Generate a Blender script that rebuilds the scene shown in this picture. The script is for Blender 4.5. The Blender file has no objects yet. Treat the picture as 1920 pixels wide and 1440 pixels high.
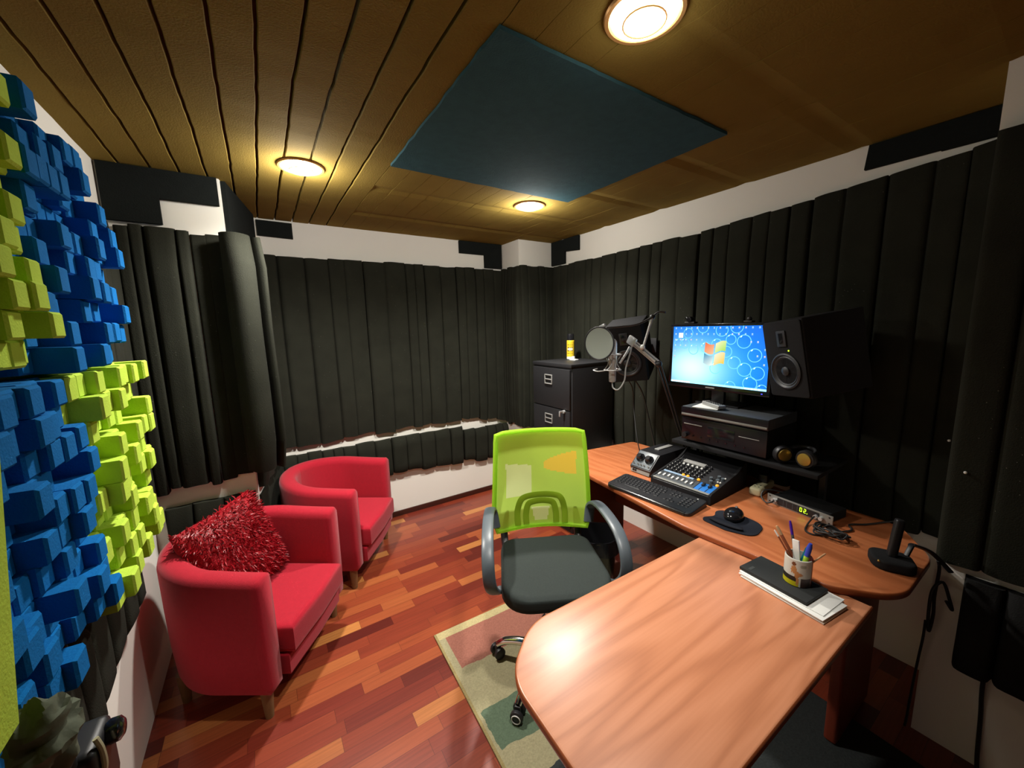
import bpy, bmesh, math, random
from mathutils import Vector, Matrix, noise
random.seed(7)
PI = math.pi
sc = bpy.context.scene
COL = sc.collection
V = Vector

# ------------------------------------------------------------------ materials
def lin(r, g, b):
    f = lambda c: (c / 255 / 12.92) if c / 255 <= .04045 else ((c / 255 + .055) / 1.055) ** 2.4
    return (f(r), f(g), f(b), 1)

def mat(name, col, rough=.6, metal=0, spec=.5, emit=None, estr=1, nscale=0, namt=.3, bscale=0, bstr=.2, sheen=0, coat=0,
        trans=0, alpha=1, stretch=None):
    m = bpy.data.materials.new(name); m.use_nodes = True
    nt = m.node_tree; N = nt.nodes; L = nt.links
    p = N['Principled BSDF']
    c = tuple(col) if len(col) == 4 else tuple(col) + (1,)
    p.inputs['Base Color'].default_value = c
    p.inputs['Roughness'].default_value = rough
    p.inputs['Metallic'].default_value = metal
    p.inputs['Specular IOR Level'].default_value = spec
    p.inputs['Sheen Weight'].default_value = sheen
    p.inputs['Coat Weight'].default_value = coat
    p.inputs['Transmission Weight'].default_value = trans
    p.inputs['Alpha'].default_value = alpha
    if emit:
        p.inputs['Emission Color'].default_value = tuple(emit)[:3] + (1,)
        p.inputs['Emission Strength'].default_value = estr
    if nscale or bscale:
        tc = N.new('ShaderNodeTexCoord'); mp = N.new('ShaderNodeMapping')
        L.new(tc.outputs['Object'], mp.inputs['Vector'])
        if stretch: mp.inputs['Scale'].default_value = stretch
    if nscale:
        n = N.new('ShaderNodeTexNoise'); n.inputs['Scale'].default_value = nscale; n.inputs['Detail'].default_value = 4
        L.new(mp.outputs['Vector'], n.inputs['Vector'])
        mx = N.new('ShaderNodeMix'); mx.data_type = 'RGBA'
        mx.inputs[6].default_value = tuple(min(1, x * (1 - namt)) for x in c[:3]) + (1,)
        mx.inputs[7].default_value = tuple(min(1, x * (1 + namt)) for x in c[:3]) + (1,)
        L.new(n.outputs['Fac'], mx.inputs[0]); L.new(mx.outputs[2], p.inputs['Base Color'])
    if bscale:
        n2 = N.new('ShaderNodeTexNoise'); n2.inputs['Scale'].default_value = bscale; n2.inputs['Detail'].default_value = 3
        L.new(mp.outputs['Vector'], n2.inputs['Vector'])
        bp = N.new('ShaderNodeBump'); bp.inputs['Strength'].default_value = bstr; bp.inputs['Distance'].default_value = .004
        L.new(n2.outputs['Fac'], bp.inputs['Height']); L.new(bp.outputs['Normal'], p.inputs['Normal'])
    return m

def mat_wood(name, axis, c0, c1, c2, scale=1.0, rough=.32):
    """laminate wood, grain along axis (0=x,1=y)"""
    m = bpy.data.materials.new(name); m.use_nodes = True
    nt = m.node_tree; N = nt.nodes; L = nt.links; p = N['Principled BSDF']
    tc = N.new('ShaderNodeTexCoord'); mp = N.new('ShaderNodeMapping')
    s = [9 * scale, 9 * scale, 4]; s[axis] = 1.1 * scale
    mp.inputs['Scale'].default_value = s
    L.new(tc.outputs['Object'], mp.inputs['Vector'])
    n = N.new('ShaderNodeTexNoise'); n.inputs['Scale'].default_value = 1.0; n.inputs['Detail'].default_value = 1.5; n.inputs['Distortion'].default_value = .25
    L.new(mp.outputs['Vector'], n.inputs['Vector'])
    mul = N.new('ShaderNodeMath'); mul.operation = 'MULTIPLY'; mul.inputs[1].default_value = 40
    L.new(n.outputs['Fac'], mul.inputs[0])
    sn = N.new('ShaderNodeMath'); sn.operation = 'SINE'; L.new(mul.outputs[0], sn.inputs[0])
    mr = N.new('ShaderNodeMapRange'); mr.inputs[1].default_value = -1; mr.inputs[2].default_value = 1
    L.new(sn.outputs[0], mr.inputs[0])
    mp2 = N.new('ShaderNodeMapping'); s2 = [160, 160, 60]; s2[axis] = 5
    mp2.inputs['Scale'].default_value = s2; L.new(tc.outputs['Object'], mp2.inputs['Vector'])
    n2 = N.new('ShaderNodeTexNoise'); n2.inputs['Scale'].default_value = 1; n2.inputs['Detail'].default_value = 2
    L.new(mp2.outputs['Vector'], n2.inputs['Vector'])
    mx = N.new('ShaderNodeMix'); mx.data_type = 'FLOAT'; mx.inputs[0].default_value = .45
    L.new(mr.outputs[0], mx.inputs[2]); L.new(n2.outputs['Fac'], mx.inputs[3])
    rp = N.new('ShaderNodeValToRGB'); rp.color_ramp.elements[0].color = c0; rp.color_ramp.elements[1].color = c2
    e = rp.color_ramp.elements.new(.5); e.color = c1
    rp.color_ramp.elements[0].position = .15; rp.color_ramp.elements[2].position = .85
    L.new(mx.outputs[0], rp.inputs[0]); L.new(rp.outputs[0], p.inputs['Base Color'])
    p.inputs['Roughness'].default_value = rough
    return m

def mat_parquet():
    m = bpy.data.materials.new('parquet'); m.use_nodes = True
    nt = m.node_tree; N = nt.nodes; L = nt.links; p = N['Principled BSDF']
    tc = N.new('ShaderNodeTexCoord'); sx = N.new('ShaderNodeSeparateXYZ'); L.new(tc.outputs['Object'], sx.inputs[0])
    def M(op, a, b=None):
        n = N.new('ShaderNodeMath'); n.operation = op
        for i, v in enumerate((a, b)):
            if v is None: continue
            if isinstance(v, (int, float)): n.inputs[i].default_value = v
            else: L.new(v, n.inputs[i])
        return n.outputs[0]
    def WN(a, b=None):
        n = N.new('ShaderNodeTexWhiteNoise'); n.noise_dimensions = '2D'
        c = N.new('ShaderNodeCombineXYZ'); L.new(a, c.inputs[0])
        if b is not None: L.new(b, c.inputs[1])
        L.new(c.outputs[0], n.inputs['Vector']); return n.outputs['Value']
    rowf = M('DIVIDE', M('ADD', sx.outputs[1], 10.0), .068)
    row = M('FLOOR', rowf)
    ln = M('ADD', M('MULTIPLY', WN(row), .22), .25)
    sh = M('MULTIPLY', WN(M('ADD', row, 71.3)), 3.0)
    cf = M('DIVIDE', M('ADD', M('ADD', sx.outputs[0], 10), sh), ln)
    col = M('FLOOR', cf)
    r = WN(row, col)
    # fine grain along x
    mp = N.new('ShaderNodeMapping'); mp.inputs['Scale'].default_value = (4, 120, 1); L.new(tc.outputs['Object'], mp.inputs['Vector'])
    off = N.new('ShaderNodeCombineXYZ'); L.new(M('MULTIPLY', r, 40), off.inputs[0]); L.new(M('MULTIPLY', r, 17), off.inputs[1])
    va = N.new('ShaderNodeVectorMath'); L.new(mp.outputs[0], va.inputs[0]); L.new(off.outputs[0], va.inputs[1])
    n = N.new('ShaderNodeTexNoise'); n.inputs['Scale'].default_value = 1; n.inputs['Detail'].default_value = 3; L.new(va.outputs[0], n.inputs['Vector'])
    mp3 = N.new('ShaderNodeMapping'); mp3.inputs['Scale'].default_value = (3, 30, 1); L.new(va.outputs[0], mp3.inputs['Vector'])
    rp = N.new('ShaderNodeValToRGB'); cr = rp.color_ramp
    cols = [(0, lin(88, 30, 22)), (.18, lin(118, 44, 30)), (.35, lin(136, 58, 36)), (.55, lin(126, 50, 32)), (.72, lin(150, 70, 40)), (.90, lin(158, 82, 46)), (.95, lin(180, 112, 60)), (1, lin(190, 124, 66))]
    cr.elements[0].position, cr.elements[0].color = cols[0]; cr.elements[1].position, cr.elements[1].color = cols[-1]
    for q, c in cols[1:-1]:
        e = cr.elements.new(q); e.color = c
    cr.interpolation = 'CONSTANT' if False else 'LINEAR'
    L.new(r, rp.inputs[0])
    mx = N.new('ShaderNodeMix'); mx.data_type = 'RGBA'; mx.blend_type = 'MULTIPLY'; mx.inputs[0].default_value = .75
    g = N.new('ShaderNodeMapRange'); g.inputs[1].default_value = .25; g.inputs[2].default_value = .75; g.inputs[3].default_value = .72; g.inputs[4].default_value = 1.2
    g.clamp = False
    L.new(n.outputs['Fac'], g.inputs[0])
    cg = N.new('ShaderNodeCombineColor')
    for i in range(3): L.new(g.outputs[0], cg.inputs[i])
    L.new(rp.outputs[0], mx.inputs[6]); L.new(cg.outputs[0], mx.inputs[7])
    # joints between boards
    fx = M('FRACT', cf); fy = M('FRACT', rowf)
    ex = M('MULTIPLY', M('MINIMUM', fx, M('SUBTRACT', 1.0, fx)), ln)
    ey = M('MULTIPLY', M('MINIMUM', fy, M('SUBTRACT', 1.0, fy)), .068)
    ed = M('MINIMUM', ex, ey)
    jt = M('LESS_THAN', ed, .0007)
    mx2 = N.new('ShaderNodeMix'); mx2.data_type = 'RGBA'; mx2.inputs[7].default_value = lin(45, 14, 10)
    L.new(M('MULTIPLY', jt, .7), mx2.inputs[0]); L.new(mx.outputs[2], mx2.inputs[6])
    L.new(mx2.outputs[2], p.inputs['Base Color'])
    p.inputs['Roughness'].default_value = .33
    p.inputs['Coat Weight'].default_value = .15; p.inputs['Coat Roughness'].default_value = .2
    return m

def mat_attr(name, rough=.5, emit=0, spec=.5):
    """colours come from the mesh's own 'Col' attribute (printed artwork, picture on the screen)"""
    m = bpy.data.materials.new(name); m.use_nodes = True
    nt = m.node_tree; N = nt.nodes; L = nt.links; p = N['Principled BSDF']
    a = N.new('ShaderNodeAttribute'); a.attribute_name = 'Col'
    p.inputs['Roughness'].default_value = rough; p.inputs['Specular IOR Level'].default_value = spec
    if emit:
        p.inputs['Base Color'].default_value = (.01, .01, .01, 1)
        L.new(a.outputs['Color'], p.inputs['Emission Color']); p.inputs['Emission Strength'].default_value = emit
    else:
        L.new(a.outputs['Color'], p.inputs['Base Color'])
    return m

def mat_foam(name, col, specks=True):
    m = mat(name, col, rough=.95, spec=.15, nscale=7, namt=.35, bscale=260, bstr=.35)
    if specks:
        nt = m.node_tree; N = nt.nodes; L = nt.links; p = N['Principled BSDF']
        tc = N.new('ShaderNodeTexCoord')
        vo = N.new('ShaderNodeTexVoronoi'); vo.inputs['Scale'].default_value = 55; L.new(tc.outputs['Object'], vo.inputs['Vector'])
        lt = N.new('ShaderNodeMath'); lt.operation = 'LESS_THAN'; lt.inputs[1].default_value = .055; L.new(vo.outputs['Distance'], lt.inputs[0])
        sp = N.new('ShaderNodeSeparateColor'); L.new(vo.outputs['Color'], sp.inputs[0])
        l2 = N.new('ShaderNodeMath'); l2.operation = 'LESS_THAN'; l2.inputs[1].default_value = .22; L.new(sp.outputs[0], l2.inputs[0])
        mu = N.new('ShaderNodeMath'); mu.operation = 'MULTIPLY'; L.new(lt.outputs[0], mu.inputs[0]); L.new(l2.outputs[0], mu.inputs[1])
        src = p.inputs['Base Color'].links[0].from_socket
        mx = N.new('ShaderNodeMix'); mx.data_type = 'RGBA'; L.new(mu.outputs[0], mx.inputs[0]); L.new(src, mx.inputs[6])
        mx.inputs[7].default_value = (.28, .28, .24, 1); L.new(mx.outputs[2], p.inputs['Base Color'])
    return m

MT = {}
MT['floor'] = mat_parquet()
MT['wall'] = mat('white_paint', lin(234, 231, 222), .75, spec=.25, nscale=3, namt=.03, bscale=60, bstr=.05)
MT['ceil_foam'] = mat('ochre_foam', (.225, .155, .034), .95, spec=.1, nscale=5, namt=.14, bscale=180, bstr=.3)
MT['groove'] = mat('groove_backing', (.15, .09, .025), .95, spec=.1)
MT['felt'] = mat('slate_felt', (.04, .10, .12), .95, spec=.1, nscale=25, namt=.2, bscale=200, bstr=.3)
MT['black_felt'] = mat('black_felt', lin(26, 29, 28), .95, spec=.1, nscale=25, namt=.2, bscale=200, bstr=.3)
MT['foam'] = mat_foam('charcoal_foam', lin(36, 37, 30))
MT['foam_dark'] = mat_foam('black_foam', lin(34, 34, 34), specks=False)
MT['lime_foam'] = mat('lime_foam', lin(182, 212, 76), .95, spec=.1, nscale=20, namt=.1, bscale=200, bstr=.3)
MT['blue_foam'] = mat('blue_foam', lin(14, 104, 172), .95, spec=.1, nscale=20, namt=.1, bscale=200, bstr=.3)
MT['red'] = mat('red_fabric', lin(166, 20, 40), .85, spec=.2, nscale=90, namt=.14, bscale=500, bstr=.3, sheen=.15)
MT['shag'] = mat('red_shag', lin(150, 10, 24), .42, spec=.5, nscale=60, namt=.4)
MT['leg_wood'] = mat('pale_leg_wood', lin(120, 88, 52), .5, nscale=20, namt=.2)
MT['baseboard'] = mat('baseboard_wood', lin(62, 28, 20), .4)
MT['desk'] = mat_wood('desk_cherry', 1, lin(172, 98, 58), lin(182, 107, 66), lin(192, 117, 74))
MT['return'] = mat_wood('return_cherry', 0, lin(176, 112, 78), lin(190, 124, 88), lin(200, 134, 98))
MT['desk_edge'] = mat('desk_edge_wood', lin(150, 78, 42), .35, nscale=15, namt=.12)
MT['leg_red'] = mat('desk_leg_wood', lin(120, 50, 32), .45, nscale=15, namt=.12)
MT['black'] = mat('black_plastic', (.012, .012, .014), .45)
MT['black_matte'] = mat('black_matte', (.012, .012, .013), .85, spec=.2)
MT['black_gloss'] = mat('black_gloss', (.01, .01, .012), .15)
MT['black_metal'] = mat('black_steel', (.018, .018, .02), .5, spec=.4, bscale=300, bstr=.05)
MT['chair_fabric'] = mat('chair_black_fabric', lin(46, 52, 50), .85, spec=.25, nscale=150, namt=.2, bscale=700, bstr=.2)
MT['lime_mesh'] = mat('lime_mesh', lin(184, 220, 62), .6, spec=.3, bscale=900, bstr=.25, nscale=40, namt=.05)
def make_translucent(m, fac, col):
    nt = m.node_tree; N = nt.nodes; L = nt.links
    tr = N.new('ShaderNodeBsdfTranslucent'); tr.inputs['Color'].default_value = col
    mx = N.new('ShaderNodeMixShader'); mx.inputs[0].default_value = fac
    L.new(N['Principled BSDF'].outputs[0], mx.inputs[1]); L.new(tr.outputs[0], mx.inputs[2])
    L.new(mx.outputs[0], N['Material Output'].inputs['Surface'])
make_translucent(MT['lime_mesh'], .58, lin(210, 248, 112))
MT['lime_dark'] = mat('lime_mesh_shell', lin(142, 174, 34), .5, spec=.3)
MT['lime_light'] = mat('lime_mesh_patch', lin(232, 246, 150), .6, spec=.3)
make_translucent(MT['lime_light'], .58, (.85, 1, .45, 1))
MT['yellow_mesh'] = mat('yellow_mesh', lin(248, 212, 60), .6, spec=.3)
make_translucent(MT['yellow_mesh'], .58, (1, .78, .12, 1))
MT['grey_plastic'] = mat('grey_plastic', lin(84, 92, 98), .38)
MT['chrome'] = mat('chrome', (.78, .76, .72), .12, metal=1)
MT['steel'] = mat('brushed_steel', (.62, .63, .64), .38, metal=.55)
MT['satin'] = mat('satin_grey_metal', lin(165, 165, 162), .45, metal=.3)
MT['white'] = mat('white_plastic', lin(225, 225, 220), .45)
MT['paper'] = mat('white_paper', lin(235, 235, 230), .8, spec=.2)
MT['cream'] = mat('cream_plastic', lin(205, 198, 160), .5)
MT['gold'] = mat('gold_cap', lin(190, 160, 80), .35, metal=.8)
MT['navy'] = mat('navy_rubber', lin(26, 30, 40), .75, spec=.3, bscale=500, bstr=.1)
MT['cone'] = mat('speaker_cone', lin(44, 46, 50), .5)
MT['amber'] = mat('amber_cap', lin(240, 165, 40), .4, emit=lin(255, 160, 30), estr=.5)
MT['blue_panel'] = mat('blue_fader_panel', lin(30, 110, 190), .5)
MT['grey_panel'] = mat('grey_fader_panel', lin(70, 74, 78), .5)
MT['led_green'] = mat('green_led', (0, 0, 0), .5, emit=lin(190, 255, 40), estr=3)
MT['led_blue'] = mat('blue_led', (0, 0, 0), .5, emit=lin(60, 60, 255), estr=4)
MT['green_knob'] = mat('green_knob', lin(30, 90, 60), .5)
MT['grille'] = mat('pop_grille', lin(150, 158, 148), .7, alpha=.80)
MT['cord'] = mat('black_cord', (.012, .012, .012), .55)
MT['purple'] = mat('purple_plastic', lin(70, 30, 150), .35)
MT['teal'] = mat('teal_plastic', lin(10, 100, 110), .35)
MT['cobalt'] = mat('cobalt_plastic', lin(50, 70, 180), .35)
MT['leaf_green'] = mat('leaf_green_plastic', lin(150, 180, 50), .4)
MT['brown_wood'] = mat('brown_pen_wood', lin(130, 66, 40), .5)
MT['tan_wood'] = mat('tan_stick_wood', lin(190, 150, 110), .6)
MT['maroon'] = mat('maroon_glaze', lin(110, 28, 20), .4)
MT['notebook'] = mat('notebook_cover', lin(40, 42, 42), .7, spec=.3, bscale=300, bstr=.1)
MT['notebook_mark'] = mat('notebook_mark', lin(62, 64, 62), .6)
MT['cloth'] = mat('grey_green_cloth', lin(96, 102, 86), .85, spec=.2, nscale=12, namt=.3, bscale=60, bstr=.3)
MT['ring'] = mat('lamp_ring', lin(200, 150, 90), .4, metal=.6)
MT['lamp'] = mat('lamp_glow', (1, 1, 1), .5, emit=(1, .80, .50), estr=9)
MT['screen'] = mat_attr('screen_picture', .3, emit=2.4)
MT['print'] = mat_attr('printed_artwork', .4)
MT['silver_paint'] = mat('silver_front', lin(150, 150, 145), .4, metal=.3)
MT['purple_black'] = mat('hifi_front', lin(22, 18, 24), .3)

def mat_rug():
    m = bpy.data.materials.new('rug_pile'); m.use_nodes = True
    nt = m.node_tree; N = nt.nodes; L = nt.links; p = N['Principled BSDF']
    p.inputs['Roughness'].default_value = .95; p.inputs['Specular IOR Level'].default_value = .1
    tc = N.new('ShaderNodeTexCoord'); nz = N.new('ShaderNodeTexNoise'); nz.inputs['Scale'].default_value = 9; nz.inputs['Detail'].default_value = 4
    L.new(tc.outputs['Object'], nz.inputs['Vector'])
    vs = N.new('ShaderNodeVectorMath'); vs.operation = 'SUBTRACT'; vs.inputs[1].default_value = (.5, .5, .5); L.new(nz.outputs['Color'], vs.inputs[0])
    vm = N.new('ShaderNodeVectorMath'); vm.operation = 'SCALE'; vm.inputs['Scale'].default_value = .05; L.new(vs.outputs[0], vm.inputs[0])
    va = N.new('ShaderNodeVectorMath'); L.new(tc.outputs['Object'], va.inputs[0]); L.new(vm.outputs[0], va.inputs[1])
    def sep(o):
        s = N.new('ShaderNodeSeparateXYZ'); L.new(o, s.inputs[0]); return s.outputs
    P = sep(tc.outputs['Object']); D = sep(va.outputs[0])
    def rng(o, a, b):
        g = N.new('ShaderNodeMath'); g.operation = 'GREATER_THAN'; g.inputs[1].default_value = a; L.new(o, g.inputs[0])
        l = N.new('ShaderNodeMath'); l.operation = 'LESS_THAN'; l.inputs[1].default_value = b; L.new(o, l.inputs[0])
        q = N.new('ShaderNodeMath'); q.operation = 'MULTIPLY'; L.new(g.outputs[0], q.inputs[0]); L.new(l.outputs[0], q.inputs[1]); return q.outputs[0]
    def mul(a, b):
        q = N.new('ShaderNodeMath'); q.operation = 'MULTIPLY'; L.new(a, q.inputs[0]); L.new(b, q.inputs[1]); return q.outputs[0]
    cur = None
    def layer(mask, c):
        nonlocal cur
        mx = N.new('ShaderNodeMix'); mx.data_type = 'RGBA'
        if mask is None: mx.inputs[0].default_value = 1
        else: L.new(mask, mx.inputs[0])
        if cur is not None: L.new(cur, mx.inputs[6])
        mx.inputs[7].default_value = c; cur = mx.outputs[2]
    layer(None, lin(158, 150, 118))
    layer(mul(rng(P[0], .045, 3), rng(D[1], -.265, -.05)), lin(150, 98, 84))
    layer(mul(rng(D[0], .02, .27), rng(D[1], -.68, -.5)), lin(92, 108, 88))
    layer(mul(rng(D[0], .1, 3), rng(D[1], -3, -.82)), lin(58, 62, 62))
    layer(rng(P[1], -.05, 1), lin(182, 168, 124))
    layer(rng(P[0], -1, .012), lin(150, 134, 92))
    n2 = N.new('ShaderNodeTexNoise'); n2.inputs['Scale'].default_value = 160; n2.inputs['Detail'].default_value = 3; L.new(tc.outputs['Object'], n2.inputs['Vector'])
    mr = N.new('ShaderNodeMapRange'); mr.inputs[3].default_value = .65; mr.inputs[4].default_value = 1.3; L.new(n2.outputs['Fac'], mr.inputs[0])
    cg = N.new('ShaderNodeCombineColor')
    for i in range(3): L.new(mr.outputs[0], cg.inputs[i])
    mx = N.new('ShaderNodeMix'); mx.data_type = 'RGBA'; mx.blend_type = 'MULTIPLY'; mx.inputs[0].default_value = 1
    L.new(cur, mx.inputs[6]); L.new(cg.outputs[0], mx.inputs[7]); L.new(mx.outputs[2], p.inputs['Base Color'])
    bp = N.new('ShaderNodeBump'); bp.inputs['Strength'].default_value = .5; bp.inputs['Distance'].default_value = .004
    L.new(n2.outputs['Fac'], bp.inputs['Height']); L.new(bp.outputs['Normal'], p.inputs['Normal'])
    return m
MT['rug'] = mat_rug()

# ------------------------------------------------------------------ mesh helpers
class MB:
    def __init__(s): s.bm = bmesh.new(); s.mi = 0
    def _merge(s, t, M=None):
        if M is not None: bmesh.ops.transform(t, matrix=M, verts=t.verts)
        for f in t.faces: f.material_index = s.mi
        me = bpy.data.meshes.new('tmp'); t.to_mesh(me); t.free(); s.bm.from_mesh(me); bpy.data.meshes.remove(me)
        return s
    def box(s, c, d, b=0, seg=2, M=None):
        t = bmesh.new(); bmesh.ops.create_cube(t, size=1)
        bmesh.ops.transform(t, matrix=Matrix.Diagonal((d[0], d[1], d[2], 1)), verts=t.verts)
        if b > 0: bmesh.ops.bevel(t, geom=list(t.edges), offset=min(b, min(d) * .49), segments=seg, profile=.6, affect='EDGES')
        bmesh.ops.transform(t, matrix=Matrix.Translation(c), verts=t.verts)
        return s._merge(t, M)
    def boxab(s, a, b_, bev=0, seg=2, M=None):
        c = [(p + q) / 2 for p, q in zip(a, b_)]; d = [abs(q - p) for p, q in zip(a, b_)]
        return s.box(c, d, bev, seg, M)
    def cyl(s, a, b_, r1, r2=None, n=20, caps=True, M=None):
        r2 = r1 if r2 is None else r2; a = V(a); b_ = V(b_)
        t = bmesh.new(); d = b_ - a
        bmesh.ops.create_cone(t, cap_ends=caps, segments=n, radius1=max(r1, 1e-5), radius2=max(r2, 1e-5), depth=d.length)
        R = d.to_track_quat('Z', 'Y').to_matrix().to_4x4()
        bmesh.ops.transform(t, matrix=Matrix.Translation((a + b_) / 2) @ R, verts=t.verts)
        return s._merge(t, M)
    def sph(s, c, r, n=16, M=None):
        t = bmesh.new(); bmesh.ops.create_uvsphere(t, u_segments=n, v_segments=max(6, n * 2 // 3), radius=1)
        r = (r, r, r) if isinstance(r, (int, float)) else r
        bmesh.ops.transform(t, matrix=Matrix.Translation(c) @ Matrix.Diagonal((r[0], r[1], r[2], 1)), verts=t.verts)
        return s._merge(t, M)
    def lathe(s, prof, n=32, M=None):
        """prof [(r,z)...] about z"""
        t = bmesh.new(); rings = []
        for r, z in prof:
            if r < 1e-6: rings.append([t.verts.new((0, 0, z))])
            else: rings.append([t.verts.new((r * math.cos(2 * PI * i / n), r * math.sin(2 * PI * i / n), z)) for i in range(n)])
        for A, B in zip(rings[:-1], rings[1:]):
            for i in range(n):
                j = (i + 1) % n
                if len(A) == 1 and len(B) == 1: continue
                if len(A) == 1: t.faces.new((A[0], B[i], B[j]))
                elif len(B) == 1: t.faces.new((A[i], A[j], B[0]))
                else: t.faces.new((A[i], A[j], B[j], B[i]))
        bmesh.ops.recalc_face_normals(t, faces=t.faces)
        return s._merge(t, M)
    def tube(s, pts, r, n=8, closed=False, smooth=True, M=None, flat=None, up=None):
        pts = [V(p) for p in pts]
        if smooth and len(pts) > 2: pts = spline(pts, closed)
        t = bmesh.new(); rings = []; N_ = len(pts)
        prev = None
        for i, p in enumerate(pts):
            if closed: d = pts[(i + 1) % N_] - pts[i - 1]
            else: d = pts[min(i + 1, N_ - 1)] - pts[max(i - 1, 0)]
            d.normalize()
            if up is not None:
                x = V(up) - d * d.dot(V(up))
            elif prev is None:
                x = d.orthogonal()
            else:
                x = prev - d * prev.dot(d)
            x.normalize(); prev = x; y = d.cross(x)
            rr = r(i / (N_ - 1)) if callable(r) else r
            a, b_ = (rr, rr) if flat is None else (rr * flat[0], rr * flat[1])
            ring = []
            for k in range(n):
                an = 2 * PI * k / n
                cx, cy = math.cos(an), math.sin(an)
                if flat is not None and len(flat) > 2:
                    cx = math.copysign(abs(cx) ** flat[2], cx); cy = math.copysign(abs(cy) ** flat[2], cy)
                ring.append(t.verts.new(p + x * a * cx + y * b_ * cy))
            rings.append(ring)
        lst = list(zip(rings[:-1], rings[1:])) + ([(rings[-1], rings[0])] if closed else [])
        for A, B in lst:
            for k in range(n):
                j = (k + 1) % n; t.faces.new((A[k], A[j], B[j], B[k]))
        if not closed:
            t.faces.new(rings[0][::-1]); t.faces.new(rings[-1])
        bmesh.ops.recalc_face_normals(t, faces=t.faces)
        return s._merge(t, M)
    def prism(s, poly, z0, z1, b=0, seg=2, M=None):
        """poly: xy outline, extruded in z"""
        t = bmesh.new(); A = [t.verts.new((x, y, z0)) for x, y in poly]
        f = t.faces.new(A); r = bmesh.ops.extrude_face_region(t, geom=[f])
        vs = [g for g in r['geom'] if isinstance(g, bmesh.types.BMVert)]
        bmesh.ops.translate(t, vec=(0, 0, z1 - z0), verts=vs)
        bmesh.ops.recalc_face_normals(t, faces=t.faces)
        if b > 0:
            ed = [e for e in t.edges if abs(e.verts[0].co.z - e.verts[1].co.z) < 1e-7]
            bmesh.ops.bevel(t, geom=ed, offset=b, segments=seg, profile=.6, affect='EDGES')
        return s._merge(t, M)
    def grid(s, fn, nu, nv, M=None, cu=False):
        t = bmesh.new()
        G = [[t.verts.new(fn(i / (nu - (0 if cu else 1)), j / (nv - 1))) for j in range(nv)] for i in range(nu)]
        for i in range(nu if cu else nu - 1):
            for j in range(nv - 1):
                k = (i + 1) % nu
                t.faces.new((G[i][j], G[k][j], G[k][j + 1], G[i][j + 1]))
        return s._merge(t, M)
    def poly(s, pts, M=None):
        t = bmesh.new(); t.faces.new([t.verts.new(p) for p in pts]); return s._merge(t, M)
    def build(s, name, mats, parent=None, smooth=True, M=None, angle=40):
        if M is not None: bmesh.ops.transform(s.bm, matrix=M, verts=s.bm.verts)
        me = bpy.data.meshes.new(name); s.bm.to_mesh(me); s.bm.free()
        if not isinstance(mats, (list, tuple)): mats = [mats]
        for m in mats: me.materials.append(m)
        if smooth:
            for p in me.polygons: p.use_smooth = True
            me.set_sharp_from_angle(angle=math.radians(angle))
        o = bpy.data.objects.new(name, me); COL.objects.link(o)
        if parent: o.parent = parent
        return o

def spline(pts, closed=False, sub=8):
    out = []; n = len(pts)
    rng = range(n) if closed else range(n - 1)
    g = (lambda i: pts[i % n]) if closed else (lambda i: pts[max(0, min(n - 1, i))])
    for i in rng:
        p0, p1, p2, p3 = g(i - 1), g(i), g(i + 1), g(i + 2)
        for k in range(sub):
            t = k / sub
            out.append(.5 * ((2 * p1) + (p2 - p0) * t + (2 * p0 - 5 * p1 + 4 * p2 - p3) * t * t + (3 * p1 - p0 - 3 * p2 + p3) * t ** 3))
    if not closed: out.append(pts[-1])
    return out

def tag(o, label, cat, group=None):
    o['label'] = label; o['category'] = cat
    if group: o['group'] = group
    return o
def thing(name, label, cat, loc=(0, 0, 0), rotz=0, group=None, rot=None):
    o = bpy.data.objects.new(name, None); COL.objects.link(o); o.empty_display_size = .05
    o.location = loc; o.rotation_euler = rot if rot else (0, 0, rotz)
    return tag(o, label, cat, group)
def struct(o): o['kind'] = 'structure'; return o
def T(x, y, z): return Matrix.Translation((x, y, z))
def RX(a): return Matrix.Rotation(a, 4, 'X')
def RY(a): return Matrix.Rotation(a, 4, 'Y')
def RZ(a): return Matrix.Rotation(a, 4, 'Z')
def frame(o, x, y, z):
    m = Matrix((V(x), V(y), V(z))).transposed().to_4x4(); m.translation = V(o); return m
def copy_tree(o, parent=None):
    c = o.copy(); COL.objects.link(c)
    if parent: c.parent = parent
    for ch in list(o.children): copy_tree(ch, c)
    return c

# ------------------------------------------------------------------ camera
CAM_H = 1.6
yaw, pit, rol = math.radians(33), math.radians(8.4), math.radians(-1.4)
fw = V((math.sin(yaw) * math.cos(pit), math.cos(yaw) * math.cos(pit), -math.sin(pit)))
rt = V((math.cos(yaw), -math.sin(yaw), 0)); up = rt.cross(fw)
r2 = rt * math.cos(rol) + up * math.sin(rol); u2 = -rt * math.sin(rol) + up * math.cos(rol)
cam = bpy.data.cameras.new('camera'); co = bpy.data.objects.new('camera', cam); COL.objects.link(co)
co.matrix_world = frame((0, 0, CAM_H), r2, u2, -fw)
cam.sensor_fit = 'HORIZONTAL'; cam.sensor_width = 36; cam.lens = 721 / 1920 * 36
cam.clip_start = .02
sc.camera = co

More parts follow.
